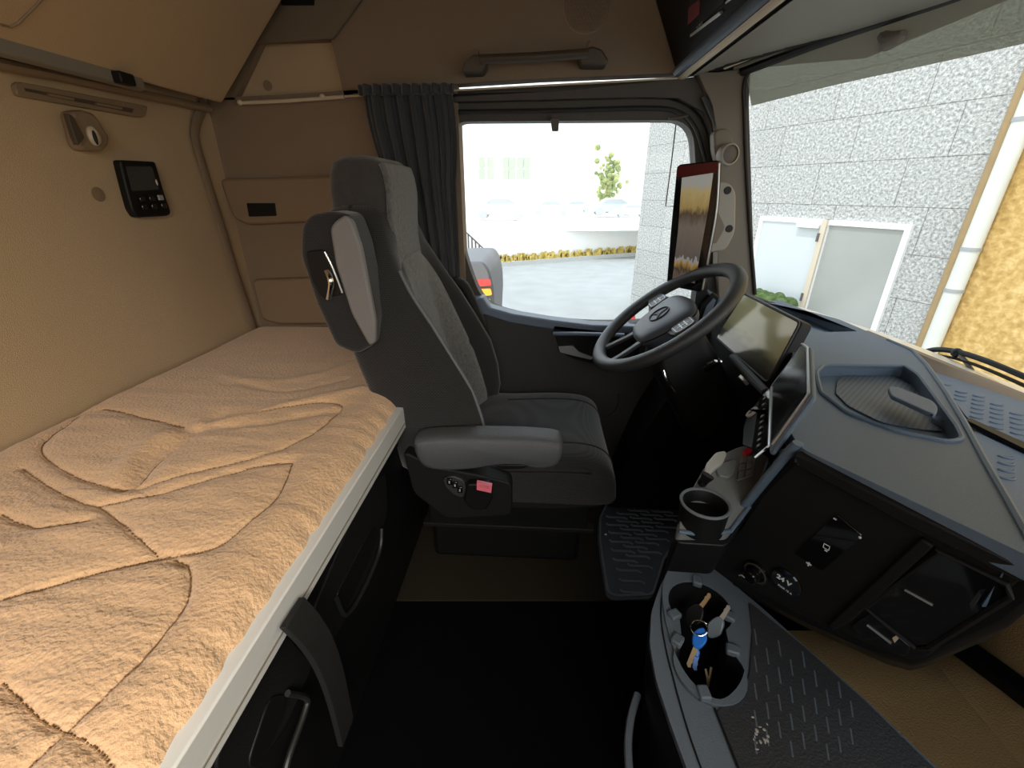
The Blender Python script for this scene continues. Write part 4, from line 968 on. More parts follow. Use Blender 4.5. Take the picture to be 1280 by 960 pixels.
obj('rim', G().tube([TS.M @ Vector((*p, s2*.001)) for p in tl([(1003, 430), (1010, 435), (1012, 494), (964, 560)], .006)][:16], .0025, 6), 'silver', ts)
bs_ = thing('button_strip', (S_C+S_D)/2, 'narrow black strip of small printed buttons along the foot of the touchscreen', 'buttons')
BP = Pl(S_D+Vector((0, 0, -.0)), S_C-S_D, Vector((-.5, .3, .6)).cross(S_C-S_D) if False else (S_D-at(932, 536, Z=.80)))
bl_ = lambda pts, r=0: round_poly([BP.l(u, v) for u, v in pts], r) if r else [BP.l(u, v) for u, v in pts]
s3 = 1 if BP.n.dot(CAM-S_D) > 0 else -1
obj('strip', G().prism(bl_([(964, 485), (961, 560), (943, 574), (941, 560), (950, 500)], .005), 0, s3*.003, BP.M), 'black_gloss', bs_, bevel=.001)
obj('edge', G().tube([BP.hit(u, v)+Vector((0, 0, .003)) for u, v in ((964, 485), (961, 559), (943, 574))], .002, 6), 'silver', bs_, label='bright outer edge')
for k in range(9):
    u = 957.5-.9*k; v = 500+k*7.4
    c = BP.hit(u, v); g = G()
    a, b = BP.l(u, v); Mb = BP.M @ Matrix.Translation((a, b, s3*.0035))
    g.box(-.005, .005, -.0045, .0045, 0, s3*.0012, Mb)
    bt_ = obj('button', g, 'black', bs_)
    g = G()
    if k % 3 == 0: g.tube([(-.003, -.002, 0), (.003, -.002, 0), (.003, .002, 0), (-.003, .002, 0)], .0005, 4, closed=True, Mx=BP.M @ Matrix.Translation((a, b, s3*.005)))
    elif k % 3 == 1: g.box(-.003, .003, -.0006, .0006, 0, s3*.0005, BP.M @ Matrix.Translation((a, b, s3*.005))); g.box(-.0006, .0006, -.003, .003, 0, s3*.0005, BP.M @ Matrix.Translation((a, b, s3*.005)))
    else: g.tube([(-.003, .002, 0), (0, -.002, 0), (.003, .002, 0)], .0005, 4, Mx=BP.M @ Matrix.Translation((a, b, s3*.005)))
    obj('button_symbol', g, 'white_mark', bt_)
# driver panel with start button
dpn = obj('switch_board', G().prism(bl_([(950, 500), (941, 560), (929, 556), (930, 535), (936, 516)], .003), -s3*.004, s3*.001, BP.M), 'black')
tag(dpn, 'dark switch panel left of the button strip', 'panel')
c = BP.hit(942, 517); Ms = BP.M @ Matrix.Translation((*BP.l(942, 517), s3*.002))
sbn = thing('start_button', c, 'chrome ringed engine start button beside the printed button strip', 'button')
obj('ring', G().lathe([(.014, 0), (.014, s3*.005), (.009, s3*.005), (.009, 0)], 24, Ms, caps=False), 'bright', sbn)
obj('button', G().lathe([(.009, 0), (.009, s3*.003), (.001, s3*.004)], 20, Ms), 'black_gloss', sbn)
# ---- instrument display
I_TL, I_TR = at(931, 367, Z=.95), at(1001, 404, Z=.95)
I_BR = at(959, 477, Y=I_TR.y); I_BL = at(896, 422, Y=I_TL.y)
IP = Pl(I_TR, I_TL-I_TR, ((I_TR-I_BR)+(I_TL-I_BL))/2); s4 = 1 if IP.n.x < 0 else -1
il = lambda pts, r=0: round_poly([IP.l(u, v) for u, v in pts], r) if r else [IP.l(u, v) for u, v in pts]
idp = thing('instrument_display', (I_TL+I_BR)/2, 'tablet style instrument display with olive reflections behind the steering wheel', 'screen')
obj('housing', G().prism(il([(929, 365), (1003, 402), (961, 481), (893, 424)], .014), -s4*.03, 0, IP.M), 'black', idp, bevel=.004, seg=3)
obj('screen', G().prism(il([(931, 368), (1000, 404), (959, 477), (896, 421)], .012), 0, s4*.0015, IP.M), 'cluster', idp, label='glass with olive reflections painted in')
obj('bezel', G().tube([IP.M @ Vector((*p, s4*.001)) for p in il([(930, 367), (1001, 403), (960, 479), (895, 422)], .014)], .0035, 6, closed=True), 'console_mat', idp)
av = thing('air_vent', (.62, 1.5, .9), 'small dark air vent on the dash end, seen through the steering wheel', 'vent')
VP_ = [(872, 412), (880, 380), (893, 366), (901, 372), (888, 408)]
obj('shell', G().prism(round_poly(pY(VP_, 1.47), .008), 0, .10, MY(1.48)), 'black', av, bevel=.004)
obj('louvre', G().prism(pY([(877, 405), (884, 383), (893, 373), (896, 376), (883, 407)], 1.468), 0, .004, MY(1.474)), 'door_grey', av)
# ---- mirror camera display
mm = thing('mirror_camera_display', at(866, 285, Y=1.46), 'tall rounded mirror camera display with painted red reflection at the top, on the windshield pillar', 'screen')
m_tl, m_tr = at(846, 206, Y=1.50), at(898, 201, Y=1.42)
m_bl = at(833, 345, X=m_tl.x, )
MP = Pl(m_tl, m_tr-m_tl, Vector((-.10, 0, 1))); s5 = 1 if MP.n.dot(CAM-m_tl) > 0 else -1
ml = lambda pts, r=0: round_poly([MP.l(u, v) for u, v in pts], r) if r else [MP.l(u, v) for u, v in pts]
mo_ = [(846, 206), (899, 200), (895, 260), (877, 366), (833, 357), (838, 290)]
obj('housing', G().prism(ml(mo_, .014), -s5*.025, 0, MP.M), 'black', mm, bevel=.004, seg=3)
obj('bezel', G().prism(ml([(847, 208), (898, 202), (894, 260), (876, 364), (834, 355), (839, 290)], .013), 0, s5*.002, MP.M), 'black_gloss', mm)
obj('bezel_reflection', G().prism(ml([(847, 208), (898, 202), (897, 216), (846, 222)], .004), s5*.002, s5*.003, MP.M), mat('dark red reflection band', (.11, .012, .015), .2), mm, label='dark red reflection painted on the upper bezel')  # dark red strip paints a reflection on the black bezel
obj('picture', G().prism(ml([(853, 222), (892, 216), (886, 260), (869, 354), (841, 348), (848, 290)], .002), s5*.002, s5*.0035, MP.M), 'camview', mm, label='live picture of yellow buildings and a yard')
obj('silver_edge', G().tube(smooth_poly([MP.hit(u, v) for u, v in ((899, 204), (896, 260), (886, 318), (878, 362))], 4, False), .003, 6), 'silver', mm)
obj('mount', G().prism(pY([(872, 352), (884, 352), (886, 400), (866, 400)], 1.5), 0, .05, MY(1.5)), 'black', mm)
# ================================================================= STEERING WHEEL
WC = Vector((.375, 1.30, .897))
wu = Vector((.79, 0, .613)).normalized()
wp = Pl(WC, (0, -1, 0), wu)    # x: towards passenger, y: away/up ; n should face the driver
sw_ = 1 if wp.n.x < 0 else -1
if sw_ < 0: wp = Pl(WC, (0, 1, 0), wu)
WM = wp.M
wh = thing('steering_wheel', WC, 'black four spoke steering wheel with slate hub and three pointed star emblem', 'steering wheel')
n = 72
obj('rim', G().tube([WM @ Vector((.222*math.cos(2*PI*i/n), .222*math.sin(2*PI*i/n), 0)) for i in range(n)], (.0185, .0225), 14, closed=True), 'wheel', wh, ang=80)
hub = [(-.105, .062), (-.04, .088), (.04, .088), (.105, .062), (.098, -.02), (.06, -.090), (-.06, -.090), (-.098, -.02)]
def hs_(s, z): return [WM @ Vector((x*s, y*s, z)) for x, y in smooth_poly(hub, 4)]
obj('hub', G().loft([hs_(.75, -.10), hs_(.8, -.05), hs_(1.0, -.022), hs_(1.02, -.008), hs_(.97, .002), hs_(.85, .009), hs_(.6, .013), hs_(.2, .014)]), 'wheel_hub', wh, ang=60, label='slate airbag hub')
obj('horn_groove', G().tube(hs_(1.01, -.007), .002, 6, closed=True), 'black', wh)
for s_ in (-1, 1):
    g = G().loft([[WM @ Vector((s_*x, y+dy, z+dz)) for dy, dz in ((-w/2, -.008), (w/2, -.008), (w/2, .004), (-w/2, .004))] for x, y, z, w in ((.07, .018, -.012, .085), (.13, .02, -.008, .078), (.17, .022, -.004, .055), (.212, .028, 0, .05))])
    sp1 = obj('spoke', g, 'wheel', wh, bevel=.004)
    pod = rrect(.060, .062, .014, 4, s_*.142, .022)
    pd_ = obj('button_pod', G().prism(pod, -.008, .004, WM), 'wheel_hub', sp1, bevel=.003)
    obj('pod_outline', G().tube([WM @ Vector((p[0], p[1], .0045)) for p in rrect(.050, .050, .011, 4, s_*.142, .022)], .0010, 5, closed=True), 'silver', pd_)
    g = G()
    for a, b in ((-.012, .008), (0, .008), (.012, .008), (-.012, -.007), (0, -.007), (.012, -.007)): g.box(s_*.142+a-.0045, s_*.142+a+.0045, .022+b-.0015, .022+b+.0015, .004, .0052, WM)
    g.box(s_*.142-.001, s_*.142+.001, .006, .038, .004, .0052, WM)
    obj('pod_symbols', g, 'silver', pd_)
    g = G().loft([[WM @ Vector((s_*(x)+dx, y, z+dz)) for dx, dz in ((-w/2, -.006), (w/2, -.006), (w/2, .004), (-w/2, .004))] for x, y, z, w in ((.040, -.06, -.012, .030), (.050, -.12, -.010, .022), (.060, -.17, -.006, .022), (.070, -.212, 0, .032))])
    obj('spoke', g, 'wheel', wh, bevel=.003, label='slim lower spoke')
# emblem: ring and three-pointed star
em = G().tube([WM @ Vector((.032*math.cos(a), -.004+.032*math.sin(a), .0155)) for a in [2*PI*i/36 for i in range(36)]], .0018, 6, closed=True)
emo = obj('emblem_ring', em, 'black', wh)
st_ = []
for k in range(3):
    a = PI/2+k*2*PI/3; st_.append((.030*math.cos(a), -.004+.030*math.sin(a))); a2 = a+PI/3; st_.append((.006*math.cos(a2), -.004+.006*math.sin(a2)))
obj('emblem_star', G().prism(st_, .0135, .0165, WM), 'black', emo, label='three pointed star')
# column
col = thing('steering_column', WC+Vector((.12, 0, -.1)), 'black steering column shroud with ignition switch under the wheel', 'column')
ax = wp.n*(-1)
g = G().loft([[WC+ax*d+(Vector((0, 1, 0))*x+wu*y) for x, y in rrect(w, h_, .03, 4, 0, oy)] for d, w, h_, oy in ((.05, .12, .13, -.01), (.10, .19, .17, -.02), (.20, .20, .18, -.03), (.38, .18, .18, -.05))])
obj('shroud', g, 'black', col, ang=50)
obj('chrome_edge', G().tube(smooth_poly([at(829, 463, Y=1.17), at(833, 475, Y=1.16), at(842, 488, Y=1.16), at(850, 494, Y=1.17)], 4, False), (.004, .002), 8), 'chrome', col)
obj('ignition', G().tube([at(884, 460, Y=1.12), at(892, 455, Y=1.10), at(901, 451, Y=1.09)], [.012, .010, .008], 12), 'black_gloss', col)
obj('ignition_glint', G().tube([at(884, 455, Y=1.10), at(893, 451, Y=1.09), at(902, 452, Y=1.09)], .003, 6), 'chrome', col)
sk_ = thing('column_stalk', at(925, 460, Y=1.1), 'dark blue grey control stalk reaching from the column towards the touchscreen', 'stalk')
obj('arm', G().tube([at(915, 446, Y=1.16), at(932, 464, Y=1.08), at(945, 478, Y=1.02), at(957, 490, Y=.97)], [.009, .010, .011, .010], 10), 'console_blue', sk_)
obj('tip', G().tube([at(924, 470, Y=1.06), at(931, 476, Y=1.05), at(934, 480, Y=1.05)], .005, 8), 'silver', sk_)
# ================================================================= LOW STORAGE CONSOLE (tunnel box)
ZC = .50
tn = thing('storage_console', (.35, .5, 0), 'low dark storage console with twin bottle holder beneath the dashboard', 'console')
tout = [(845, 698), (826, 730), (814, 765), (812, 805), (820, 850), (838, 905), (858, 960), (900, 1060), (1290, 1060), (1172, 960), (1080, 872), (1000, 802), (950, 757), (900, 716)]
top_ = pZ(tout, ZC)
# twin cup hole
hc1 = Vector((*[c for c in at(874, 760, Z=ZC)][:2],)); hc2 = Vector((*[c for c in at(886, 838, Z=ZC)][:2],))
r1 = .058
hole = []
dv = (hc2-hc1).normalized(); ang0 = math.atan2(dv.y, dv.x)
dist_ = (hc2-hc1).length; nk = .040
hole = []
al = math.asin(nk/r1)
for i in range(21): a = ang0+PI-(PI-al)+2*(PI-al)*i/20; hole.append((hc1.x+r1*math.cos(a), hc1.y+r1*math.sin(a)))
for i in range(21): a = ang0-(PI-al)+2*(PI-al)*i/20; hole.append((hc2.x+r1*math.cos(a), hc2.y+r1*math.sin(a)))
obj('top_panel', G().prism(round_poly(top_, .012), ZC-.012, ZC, None, holes=[hole]), 'console_blue', tn, bevel=.004, seg=3)
def inset(p, s, d): return (p[0]+d*.0, p[1])
cxm = sum(p[0] for p in top_)/len(top_); cym = sum(p[1] for p in top_)/len(top_)
bot = [(p[0]+(.02 if p[0] < .4 else 0), p[1]) for p in top_]
g = G().loft([[(p[0], p[1], ZC-.012) for p in round_poly(top_, .012)], [(p[0], p[1], ZC-.06) for p in round_poly(top_, .012)], [(p[0]+.03*(p[0] < .4), p[1], .03) for p in round_poly(top_, .012)], [(p[0]+.04*(p[0] < .4), p[1], .0) for p in round_poly(top_, .012)]], caps=False)
obj('side_walls', g, 'black', tn)
# raised insert plate round the holders
ins_o = smooth_poly(pZ([(838, 712), (865, 704), (900, 716), (922, 745), (932, 790), (930, 840), (915, 868), (893, 876), (862, 852), (842, 815), (830, 770), (828, 735)], ZC), 4)
obj('holder_plate', G().prism(ins_o, ZC, ZC+.006, None, holes=[hole]), 'console_blue', tn, bevel=.003, seg=2)
g = G()
n1 = len(hole)
g.loft([[(x, y, ZC+.004) for x, y in hole], [(x*.9+.1*(hc1.x+hc2.x)/2, y*.9+.1*(hc1.y+hc2.y)/2, ZC-.10) for x, y in hole]], caps=False)
wl_ = obj('holder_well', g, 'black', tn)
obj('well_floor', G().prism([(x, y) for x, y in hole], ZC-.10, ZC-.095), 'black', wl_)
for (u, v, r_) in ((843, 768, .5), (847, 800, .9), (912, 770, -.6), (916, 812, -.3), (880, 866, 1.6), (872, 726, 1.2)):
    c = at(u, v, Z=ZC+.008)
    Mz = Matrix.Translation((c.x, c.y, ZC+.004)) @ Matrix.Rotation(r_, 4, 'Z')
    obj('gripper_tab', G().box(-.011, .011, -.009, .009, -.004, .009, Mz), 'console_blue', tn, bevel=.003)
# border line and dark top area
dk = round_poly(pZ([(935, 752), (1000, 805), (1080, 876), (1168, 962), (1270, 1050), (960, 1050), (920, 960), (893, 890), (918, 875), (936, 845), (940, 790)], ZC), .01)
dko = obj('dark_top', G().prism(dk, ZC, ZC+.0025), 'console_mat', tn, bevel=.001, label='dark scuffed top surface')
g = G()
for i in range(9):
    for j in range(7):
        u = 943+i*15; v = 786+j*34+(i % 2)*17+i*7
        a = at(u, v, Z=ZC+.003); b = at(u+3, v+20, Z=ZC+.003)
        if inside((a.x, a.y), dk) and inside((b.x, b.y), dk) and v < 935: g.tube([(a.x, a.y, ZC+.0025), (b.x, b.y, ZC+.0025)], (.0009, .0013), 5)
obj('raised_dashes', g, 'console_blue', dko)
g = G()
for k in range(16):
    u = 950+random.gauss(0, 6)+k*.3; v = 915+random.gauss(0, 9)+k*.5; a = at(u, v, Z=ZC+.003)
    g.ball((a.x, a.y, ZC+.003), (random.uniform(.0008, .003), random.uniform(.0008, .0035), .0006), n=6)
tag(obj('scuff_mark', g, mat('pale dried scuff', (.35, .33, .29), .9)), 'pale dried scuff mark on the dark console top', 'stain')
gl_ = [at(u, v, Z=ZC+.001) for u, v in ((828, 735), (826, 770), (832, 810), (842, 850), (850, 880), (862, 920), (878, 965))]
obj('panel_gap', G().tube(smooth_poly(gl_, 4, False), .0015, 5), 'black', tn)
gl_ = [at(u, v, Z=ZC+.002) for u, v in ((893, 885), (905, 915), (925, 965))]
obj('panel_gap', G().tube(gl_, .0018, 5), 'black', tn)
obj('door_grip', G().tube(smooth_poly([at(797, 868, Z=.36), at(789, 895, Z=.36), at(785, 930, Z=.36), at(787, 970, Z=.36)], 4, False), [(.004, .006)]*17 if False else .007, 8), 'console_blue', tn, label='grip edge low on the side')
# footwell carpet beyond
g = G().sheet(lambda a, b: (.42+.58*min(1, a*1.8), -.70+1.50*b, .20+.04*min(1, a*1.8)+.50*max(0, a-.5)*1.1), 12, 10)
struct('trim_16', g, 'carpet_tan', solid=.01)
# ---- keys
def key_at(name, p0, p1, headm, bladem, hw, label, headlen=.03, z=None):
    p0 = Vector(p0); p1 = Vector(p1); d = p1-p0; L_ = d.length
    K_ = Pl(p0, d, Vector((0, 0, 1)).cross(d))
    t = thing(name, p0, label, 'key')
    hdp = smooth_poly([(0, -hw*.6), (headlen*.4, -hw), (headlen, -hw*.5), (headlen, hw*.5), (headlen*.4, hw), (0, hw*.6), (-headlen*.2, 0)], 4)
    obj('head', G().prism(hdp, -.004, .004, K_.M), headm, t, bevel=.002)
    bl2 = [(headlen*.9, -.004), (L_-.004, -.004), (L_, 0), (L_-.002, .004), (L_-.008, .003), (L_-.011, .0045), (L_-.016, .003), (headlen*.9, .0045)]
    obj('blade', G().prism(bl2, -.0012, .0012, K_.M), bladem, t)
    return t
key_at('ignition_key', at(862, 778, Z=.475), at(888, 742, Z=.525), 'black', 'brass', .016, 'black headed key with brass blade in the upper bottle holder', .036)
key_at('door_key', at(889, 793, Z=.48), at(912, 757, Z=.53), 'grey_key', 'silver', .013, 'grey headed key leaning against the holder edge', .034)
key_at('blue_key', at(878, 789, Z=.50), at(860, 834, Z=.46), 'blue', 'brass', .012, 'bright blue headed key with brass blade pointing down', .030)
bk2 = key_at('spare_key', at(872, 812, Z=.455), at(868, 838, Z=.43), 'blue', 'blue', .005, 'thin dark blue tag key below the bright blue key', .012)
rg = at(874, 785, Z=.505)
tag(obj('key_ring', G().tube([(rg.x+.014*math.cos(a), rg.y+.014*math.sin(a), rg.z+.004*math.sin(a+1)) for a in [2*PI*i/24 for i in range(24)]], .0012, 6, closed=True), 'chrome'), 'thin chrome ring joining the keys in the holder', 'key ring')
c = at(882, 760, Z=.43); ss = thing('metal_disc', c, 'oval clear and chrome tag lying under the black key', 'tag')
obj('rim', G().tube([(c.x+.020*math.cos(a), c.y+.030*math.sin(a), c.z+.012*math.sin(a)) for a in [2*PI*i/28 for i in range(28)]], .0018, 6, closed=True), 'chrome', ss)
obj('face', G().loft([[(c.x+.019*math.cos(a)*q, c.y+.029*math.sin(a)*q, c.z+.012*math.sin(a)*q-.001) for a in [2*PI*i/28 for i in range(28)]] for q in (1, .05)]), 'grey_key', ss)
a1 = at(882, 836, Z=.46); a2 = at(889, 834, Z=.46); a3 = at(885, 858, Z=.44)
cl_ = thing('metal_clip', a1, 'brass coloured split clip in the lower bottle holder', 'clip')
obj('prongs', G().tube([a1, a1.lerp(a3, .55)+Vector((.001, 0, 0)), a3], .0022, 6).tube([a2, a2.lerp(a3, .55), a3], .0022, 6), 'brass', cl_)
obj('bridge', G().tube([a1.lerp(a3, .5), a2.lerp(a3, .5)], .002, 6), 'brass', cl_)
# ================================================================= EXTERIOR
GZ = -1.45
struct('floor_yard', G().box(-30, 30, 1.9, 22, GZ-.2, GZ).box(1.5, 30, -20, 1.9, GZ-.2, GZ), 'asphalt')
wd = Vector((-.4002, .9164, 0)).normalized(); wn = Vector((-.9164, -.4002, 0))
WP = Pl((0, 0, CZ)+Vector((.9164, .4002, 0))*6.8 if False else Vector((.9164, .4002, 0))*6.8, wd*-1, (0, 0, 1))
def wl(pts): return [WP.l(u, v) for u, v in pts]
s6 = 1 if WP.n.dot(CAM-WP.p) > 0 else -1
lx0 = WP.l(802, 250)[0]; lx1 = WP.l(1207, 300)[0]
lxp = WP.l(1238, 300)[0]
gw = thing('granite_wall', WP.M @ Vector((lx0, GZ, 0)), 'grey speckled granite clad building wall outside the windshield', 'wall')
dl, dt, dr_, db = WP.l(952, 275)[0], .86, WP.l(1146, 275)[0], -1.35
md_ = WP.l(1038, 273)[0]
g = G().prism([(lx0, GZ), (lx1, GZ), (lx1, 10), (lx0, 10)], -s6*.4, 0, WP.M)
o_ = obj('cladding', g, 'granite', gw)
# reposition texture origin for wall plane coordinates: rotate object into plane space
o_.data.transform(Matrix.Translation(WORG[o_.name])); o_.data.transform(WP.M.inverted())
for vtx in o_.data.vertices: pass
o_.matrix_basis = Matrix.Translation(-WORG[gw.name]) @ WP.M
WORG[o_.name] = WP.p
# double door
dd = thing('white_framed_door', WP.M @ Vector((dl, GZ, 0)), 'white framed double door in the granite wall with a grey glass leaf', 'door')
fw = .07
g = G().prism([(dl, db), (dr_, db), (dr_, dt), (dl, dt)], 0, s6*.05, WP.M, holes=[[(dl+fw, db+fw), (md_-fw/2, db+fw), (md_-fw/2, dt-fw), (dl+fw, dt-fw)], [(md_+fw/2, db+fw), (dr_-fw, db+fw), (dr_-fw, dt-fw), (md_+fw/2, dt-fw)]])
obj('frame', g, 'white_paint', dd, flat=True)
obj('white_leaf', G().box(dl+fw, md_-fw/2, db+fw, dt-fw, 0, s6*.03, WP.M), 'pane_white', dd, label='plain white leaf')
obj('glass_leaf', G().box(md_+fw/2, dr_-fw, db+fw, dt-fw, 0, s6*.02, WP.M), 'pane_grey', dd, label='dull grey glass leaf')
obj('post', G().box(md_-.05, md_+.03, db, dt, 0, s6*.09, WP.M), mat('beige door post', (.62, .54, .42), .6), dd)
for z in (.55, -.35): obj('hinge', G().box(md_-.06, md_-.03, z, z+.12, s6*.05, s6*.11, WP.M), 'fence', dd)
obj('closer', G().box(md_-.45, md_-.08, dt-.13, dt-.07, s6*.04, s6*.10, WP.M), 'white_paint', dd, bevel=.01)
obj('sill_plate', G().box(dl-.05, dr_+.05, db-.1, db, 0, s6*.2, WP.M), 'white_paint', dd)
# pipe and corner bead
pp = thing('drain_pipe', WP.M @ Vector((lx1+.14, GZ, s6*.1)), 'pale vertical drain pipe between granite wall and ochre wall', 'pipe')
px_ = (WP.l(1224, 300)[0])
obj('tube', G().tube([WP.M @ Vector((px_, GZ, s6*.09)), WP.M @ Vector((px_, 3, s6*.09)), WP.M @ Vector((px_, 9, s6*.09))], .085, 16), 'pipe_white', pp)
for z in (.15, .62, 1.9, 3.2): obj('bracket', G().lathe([(.092, 0), (.092, .04)], 18, WP.M @ Matrix.Translation((px_, z, s6*.09)) @ Matrix.Rotation(-PI/2, 4, 'X')), 'dim_mark', pp)
bx0 = WP.l(1208, 300)[0]
tag(obj('corner_bead', G().tube([WP.M @ Vector((bx0, GZ, s6*.05)), WP.M @ Vector((bx0, 9, s6*.05))], .065, 12), 'pipe_brown'), 'brown vertical corner bead at the edge of the granite wall', 'trim')
tag(obj('ochre_wall', G().prism([(lx1+.05, GZ), (lx1+9, GZ), (lx1+9, 10), (lx1+.05, 10)], -s6*.3, -s6*.02, WP.M), 'ochre'), 'rough ochre rendered wall right of the drain pipe', 'wall')
# hedge strip before the white leaf
g = G()
hx0, hx1 = WP.l(975, 370)[0], WP.l(1030, 372)[0]
random.seed(3)
for k in range(90):
    t = k/89; x = hx0+(hx1-hx0+.15)*t; c = WP.M @ Vector((x-.45, -.42+random.uniform(-.06, .05), s6*random.uniform(.25, .55)))
    g.ball(c, (random.uniform(.08, .16), random.uniform(.08, .16), random.uniform(.06, .14)), n=7)
c0, c1 = WP.M @ Vector((hx0-.5, GZ, s6*.4)), WP.M @ Vector((hx1-.3, GZ, s6*.4))
g.loft([[c0+Vector((-.15, -.1, 0)), c0+Vector((.1, .15, 0)), c0+Vector((.1, .15, 1.0)), c0+Vector((-.15, -.1, 1.0))], [c1+Vector((-.15, -.1, 0)), c1+Vector((.1, .15, 0)), c1+Vector((.1, .15, 1.0)), c1+Vector((-.15, -.1, 1.0))]])
tag(obj('hedge', g, 'hedge'), 'low green hedge in front of the white door leaf', 'hedge')
# wipers outside
def wiper(px, X, label, thick):
    w = thing('windshield_wiper', at(*px[0], X=X), label, 'wiper', None)
    q = smooth_poly([at(u, v, X=X) for u, v in px], 5, False)
    obj('arm', G().tube(q, thick, 8), 'black', w)
    q2 = [Vector(p)+Vector((0, .0, -.02)) for p in q]
    obj('blade', G().tube(q2, (.004, .009), 6), 'dash_dark', w); return w
w1 = wiper([(1140, 449), (1150, 442), (1170, 437), (1197, 440), (1235, 452), (1290, 475)], 1.24, 'upper black wiper arm arching outside the glass', .008)
obj('joint', G().ball(at(1196, 441, X=1.24), .014), 'black', w1)
obj('linkage', G().tube([at(1197, 441, X=1.24), at(1206, 450, X=1.24), at(1216, 465, X=1.24)], .006, 8), 'grey_rail', w1)
wiper([(1145, 452), (1180, 461), (1220, 474), (1290, 500)], 1.22, 'lower black wiper blade resting along the base of the glass', .007)
g = G().loft([[(p[0]+.012, p[1], p[2]-.012), (p[0]+.20, p[1], p[2]-.05), (p[0]+.20, p[1], p[2]-.09), (p[0]+.012, p[1], p[2]-.05)] for p in gb])
tag(obj('truck_cowl', g, 'body'), 'cream painted cowl below the outside of the windshield', 'cowl')
g = G().loft([[(p[0]-.05, p[1], ZS-.005), (p[0]-.004, p[1], ZS-.005), (p[0]-.002, p[1], p[2]+.012), (p[0]-.02, p[1], p[2]+.012)] for p in gb[8:-8]])
struct('trim_17', g, 'tan_dark')
# thin wire bracket outside window
wr = thing('wire_bracket', at(845, 160, Y=1.66), 'thin dark wire bracket hanging in front of the side window beside the mirror display', 'bracket')
obj('wire', G().tube([at(845, 156, Y=1.62), at(839, 205, Y=1.62), at(832, 258, Y=1.62), at(846, 258, Y=1.62)], .0018, 6), 'black', wr)
obj('clamp', G().tube([at(836, 148, Y=1.62), at(848, 147, Y=1.62), at(860, 144, Y=1.64)], .004, 8), 'frame_brown', wr)
# ---- courtyard
kb = thing('retaining_wall', (0, 19.5, GZ), 'low white retaining wall across the far side of the yard', 'wall')
k0, k1 = at(560, 337, Z=GZ), at(830, 316, Z=GZ)
def kline(t): return k0.lerp(k1, t)
a_, b_ = kline(-.6), kline(1.4)
g = G().loft([[p, p+Vector((0, .4, 0)), p+Vector((0, .4, 1.25)), p+Vector((0, 0, 1.25))] for p in (a_, b_)])
obj('wall_face', g, 'white_wall', kb)
g = G().loft([[p+Vector((.1, -.25, 0)), p+Vector((0, 0, 0)), p+Vector((0, 0, .16)), p+Vector((.1, -.25, .16))] for p in (a_, b_)])
obj('kerb', g, mat('pale kerb', (.5, .5, .47), .9), kb)
random.seed(5); g = G()
for k in range(420):
    t = random.random(); p = kline(t*1.1)+Vector((0, -.06-random.random()*.2, 0))
    hh = random.uniform(.12, .36)*(1.6 if t < .15 else 1)
    g.loft([[p+Vector((-.06, 0, .1)), p+Vector((.06, 0, .1)), p+Vector((.0, .05, .1))], [p+Vector((random.uniform(-.1, .1), 0, hh+.1)), p+Vector((random.uniform(-.1, .1)+.02, 0, hh+.1)), p+Vector((0, .03, hh+.1))]])
gr = obj('dry_grass', g, 'drygrass'); gr['kind'] = 'stuff'; tag(gr, 'dry yellow grass tufts growing along the kerb of the yard', 'grass')
ter = G().add([a_+Vector((-30, .3, 1.2)), b_+Vector((30, .3, 1.2)), Vector((40, 90, -.2)), Vector((-50, 90, -.2))], [(0, 1, 2, 3)])
struct('floor_terrace', ter, 'white_wall')
fb = thing('far_building', (0, 40, -.2), 'bright white building with greenish window panes beyond the yard', 'building')
obj('wall', G().box(-16, 30, 40, 41, -.3, 12), 'white_wall', fb)
def fwnd(u, v, w, h): 
    p = at(u, v, Y=39.9); obj('window', G().box(p.x-w/2, p.x+w/2, 39.85, 40, p.z-h/2, p.z+h/2), 'pane_green', fb)
for u in (602, 613, 632, 640, 650, 659):
    fwnd(u, 203, .5, .75); fwnd(u, 218, .5, .75)
def tree(u0, v0, w, h, label):
    p = at(u0, v0, Y=36); t = thing('tree', (p.x, 36, -.2), label, 'tree')
    obj('trunk', G().tube([(p.x, 36, -.25), (p.x+.1, 36, p.z)], .12, 8), 'stick', t)
    g = G()
    for k in range(120):
        g.ball((p.x+random.gauss(0, w/3.2), 36+random.gauss(0, .4), p.z+random.gauss(0, h/3.2)), random.uniform(.08, .22), n=6)
    obj('crown', g, 'leaf', t)
tree(762, 228, 1.4, 2.2, 'ochre green tree standing before the white building')
def car(u, v, Y, s, m, label):
    p = at(u, v, Y=Y); z0 = -.15; t = thing('parked_car', (p.x, Y, z0), label, 'car')
    prof = [(-2.0, .35), (-2.05, .75), (-1.9, .95), (-1.2, 1.05), (-.7, 1.45), (.7, 1.48), (1.35, 1.05), (1.95, .9), (2.05, .6), (2.0, .35)]
    Mc = Matrix.Translation((p.x, Y, z0)) @ Matrix.Scale(s, 4)
    obj('body', G().prism(round_poly(prof, .15), -.85, .85, Mc @ MY(0)), m, t, bevel=.05)
    obj('windows', G().prism([(-1.05, 1.05), (-.62, 1.38), (.62, 1.4), (1.15, 1.05)], -.88, .88, Mc @ MY(0)), 'car_glass', t)
    for x in (-1.25, 1.3):
        for y in (-.8, .8): obj('tyre', G().lathe([(.32, -.1), (.34, 0), (.32, .1)], 16, Mc @ Matrix.Translation((x, y, .33)) @ Matrix.Rotation(PI/2, 4, 'X')), 'grey_car', t)
car(626, 262, 26, .75, 'car_white', 'white parked car left of centre beyond the retaining wall')
car(688, 263, 30, .6, 'car_white', 'small white parked car nearest the middle of the side window view')
car(720, 258, 34, .55, 'car_white', 'farthest white parked car right of the window centre')
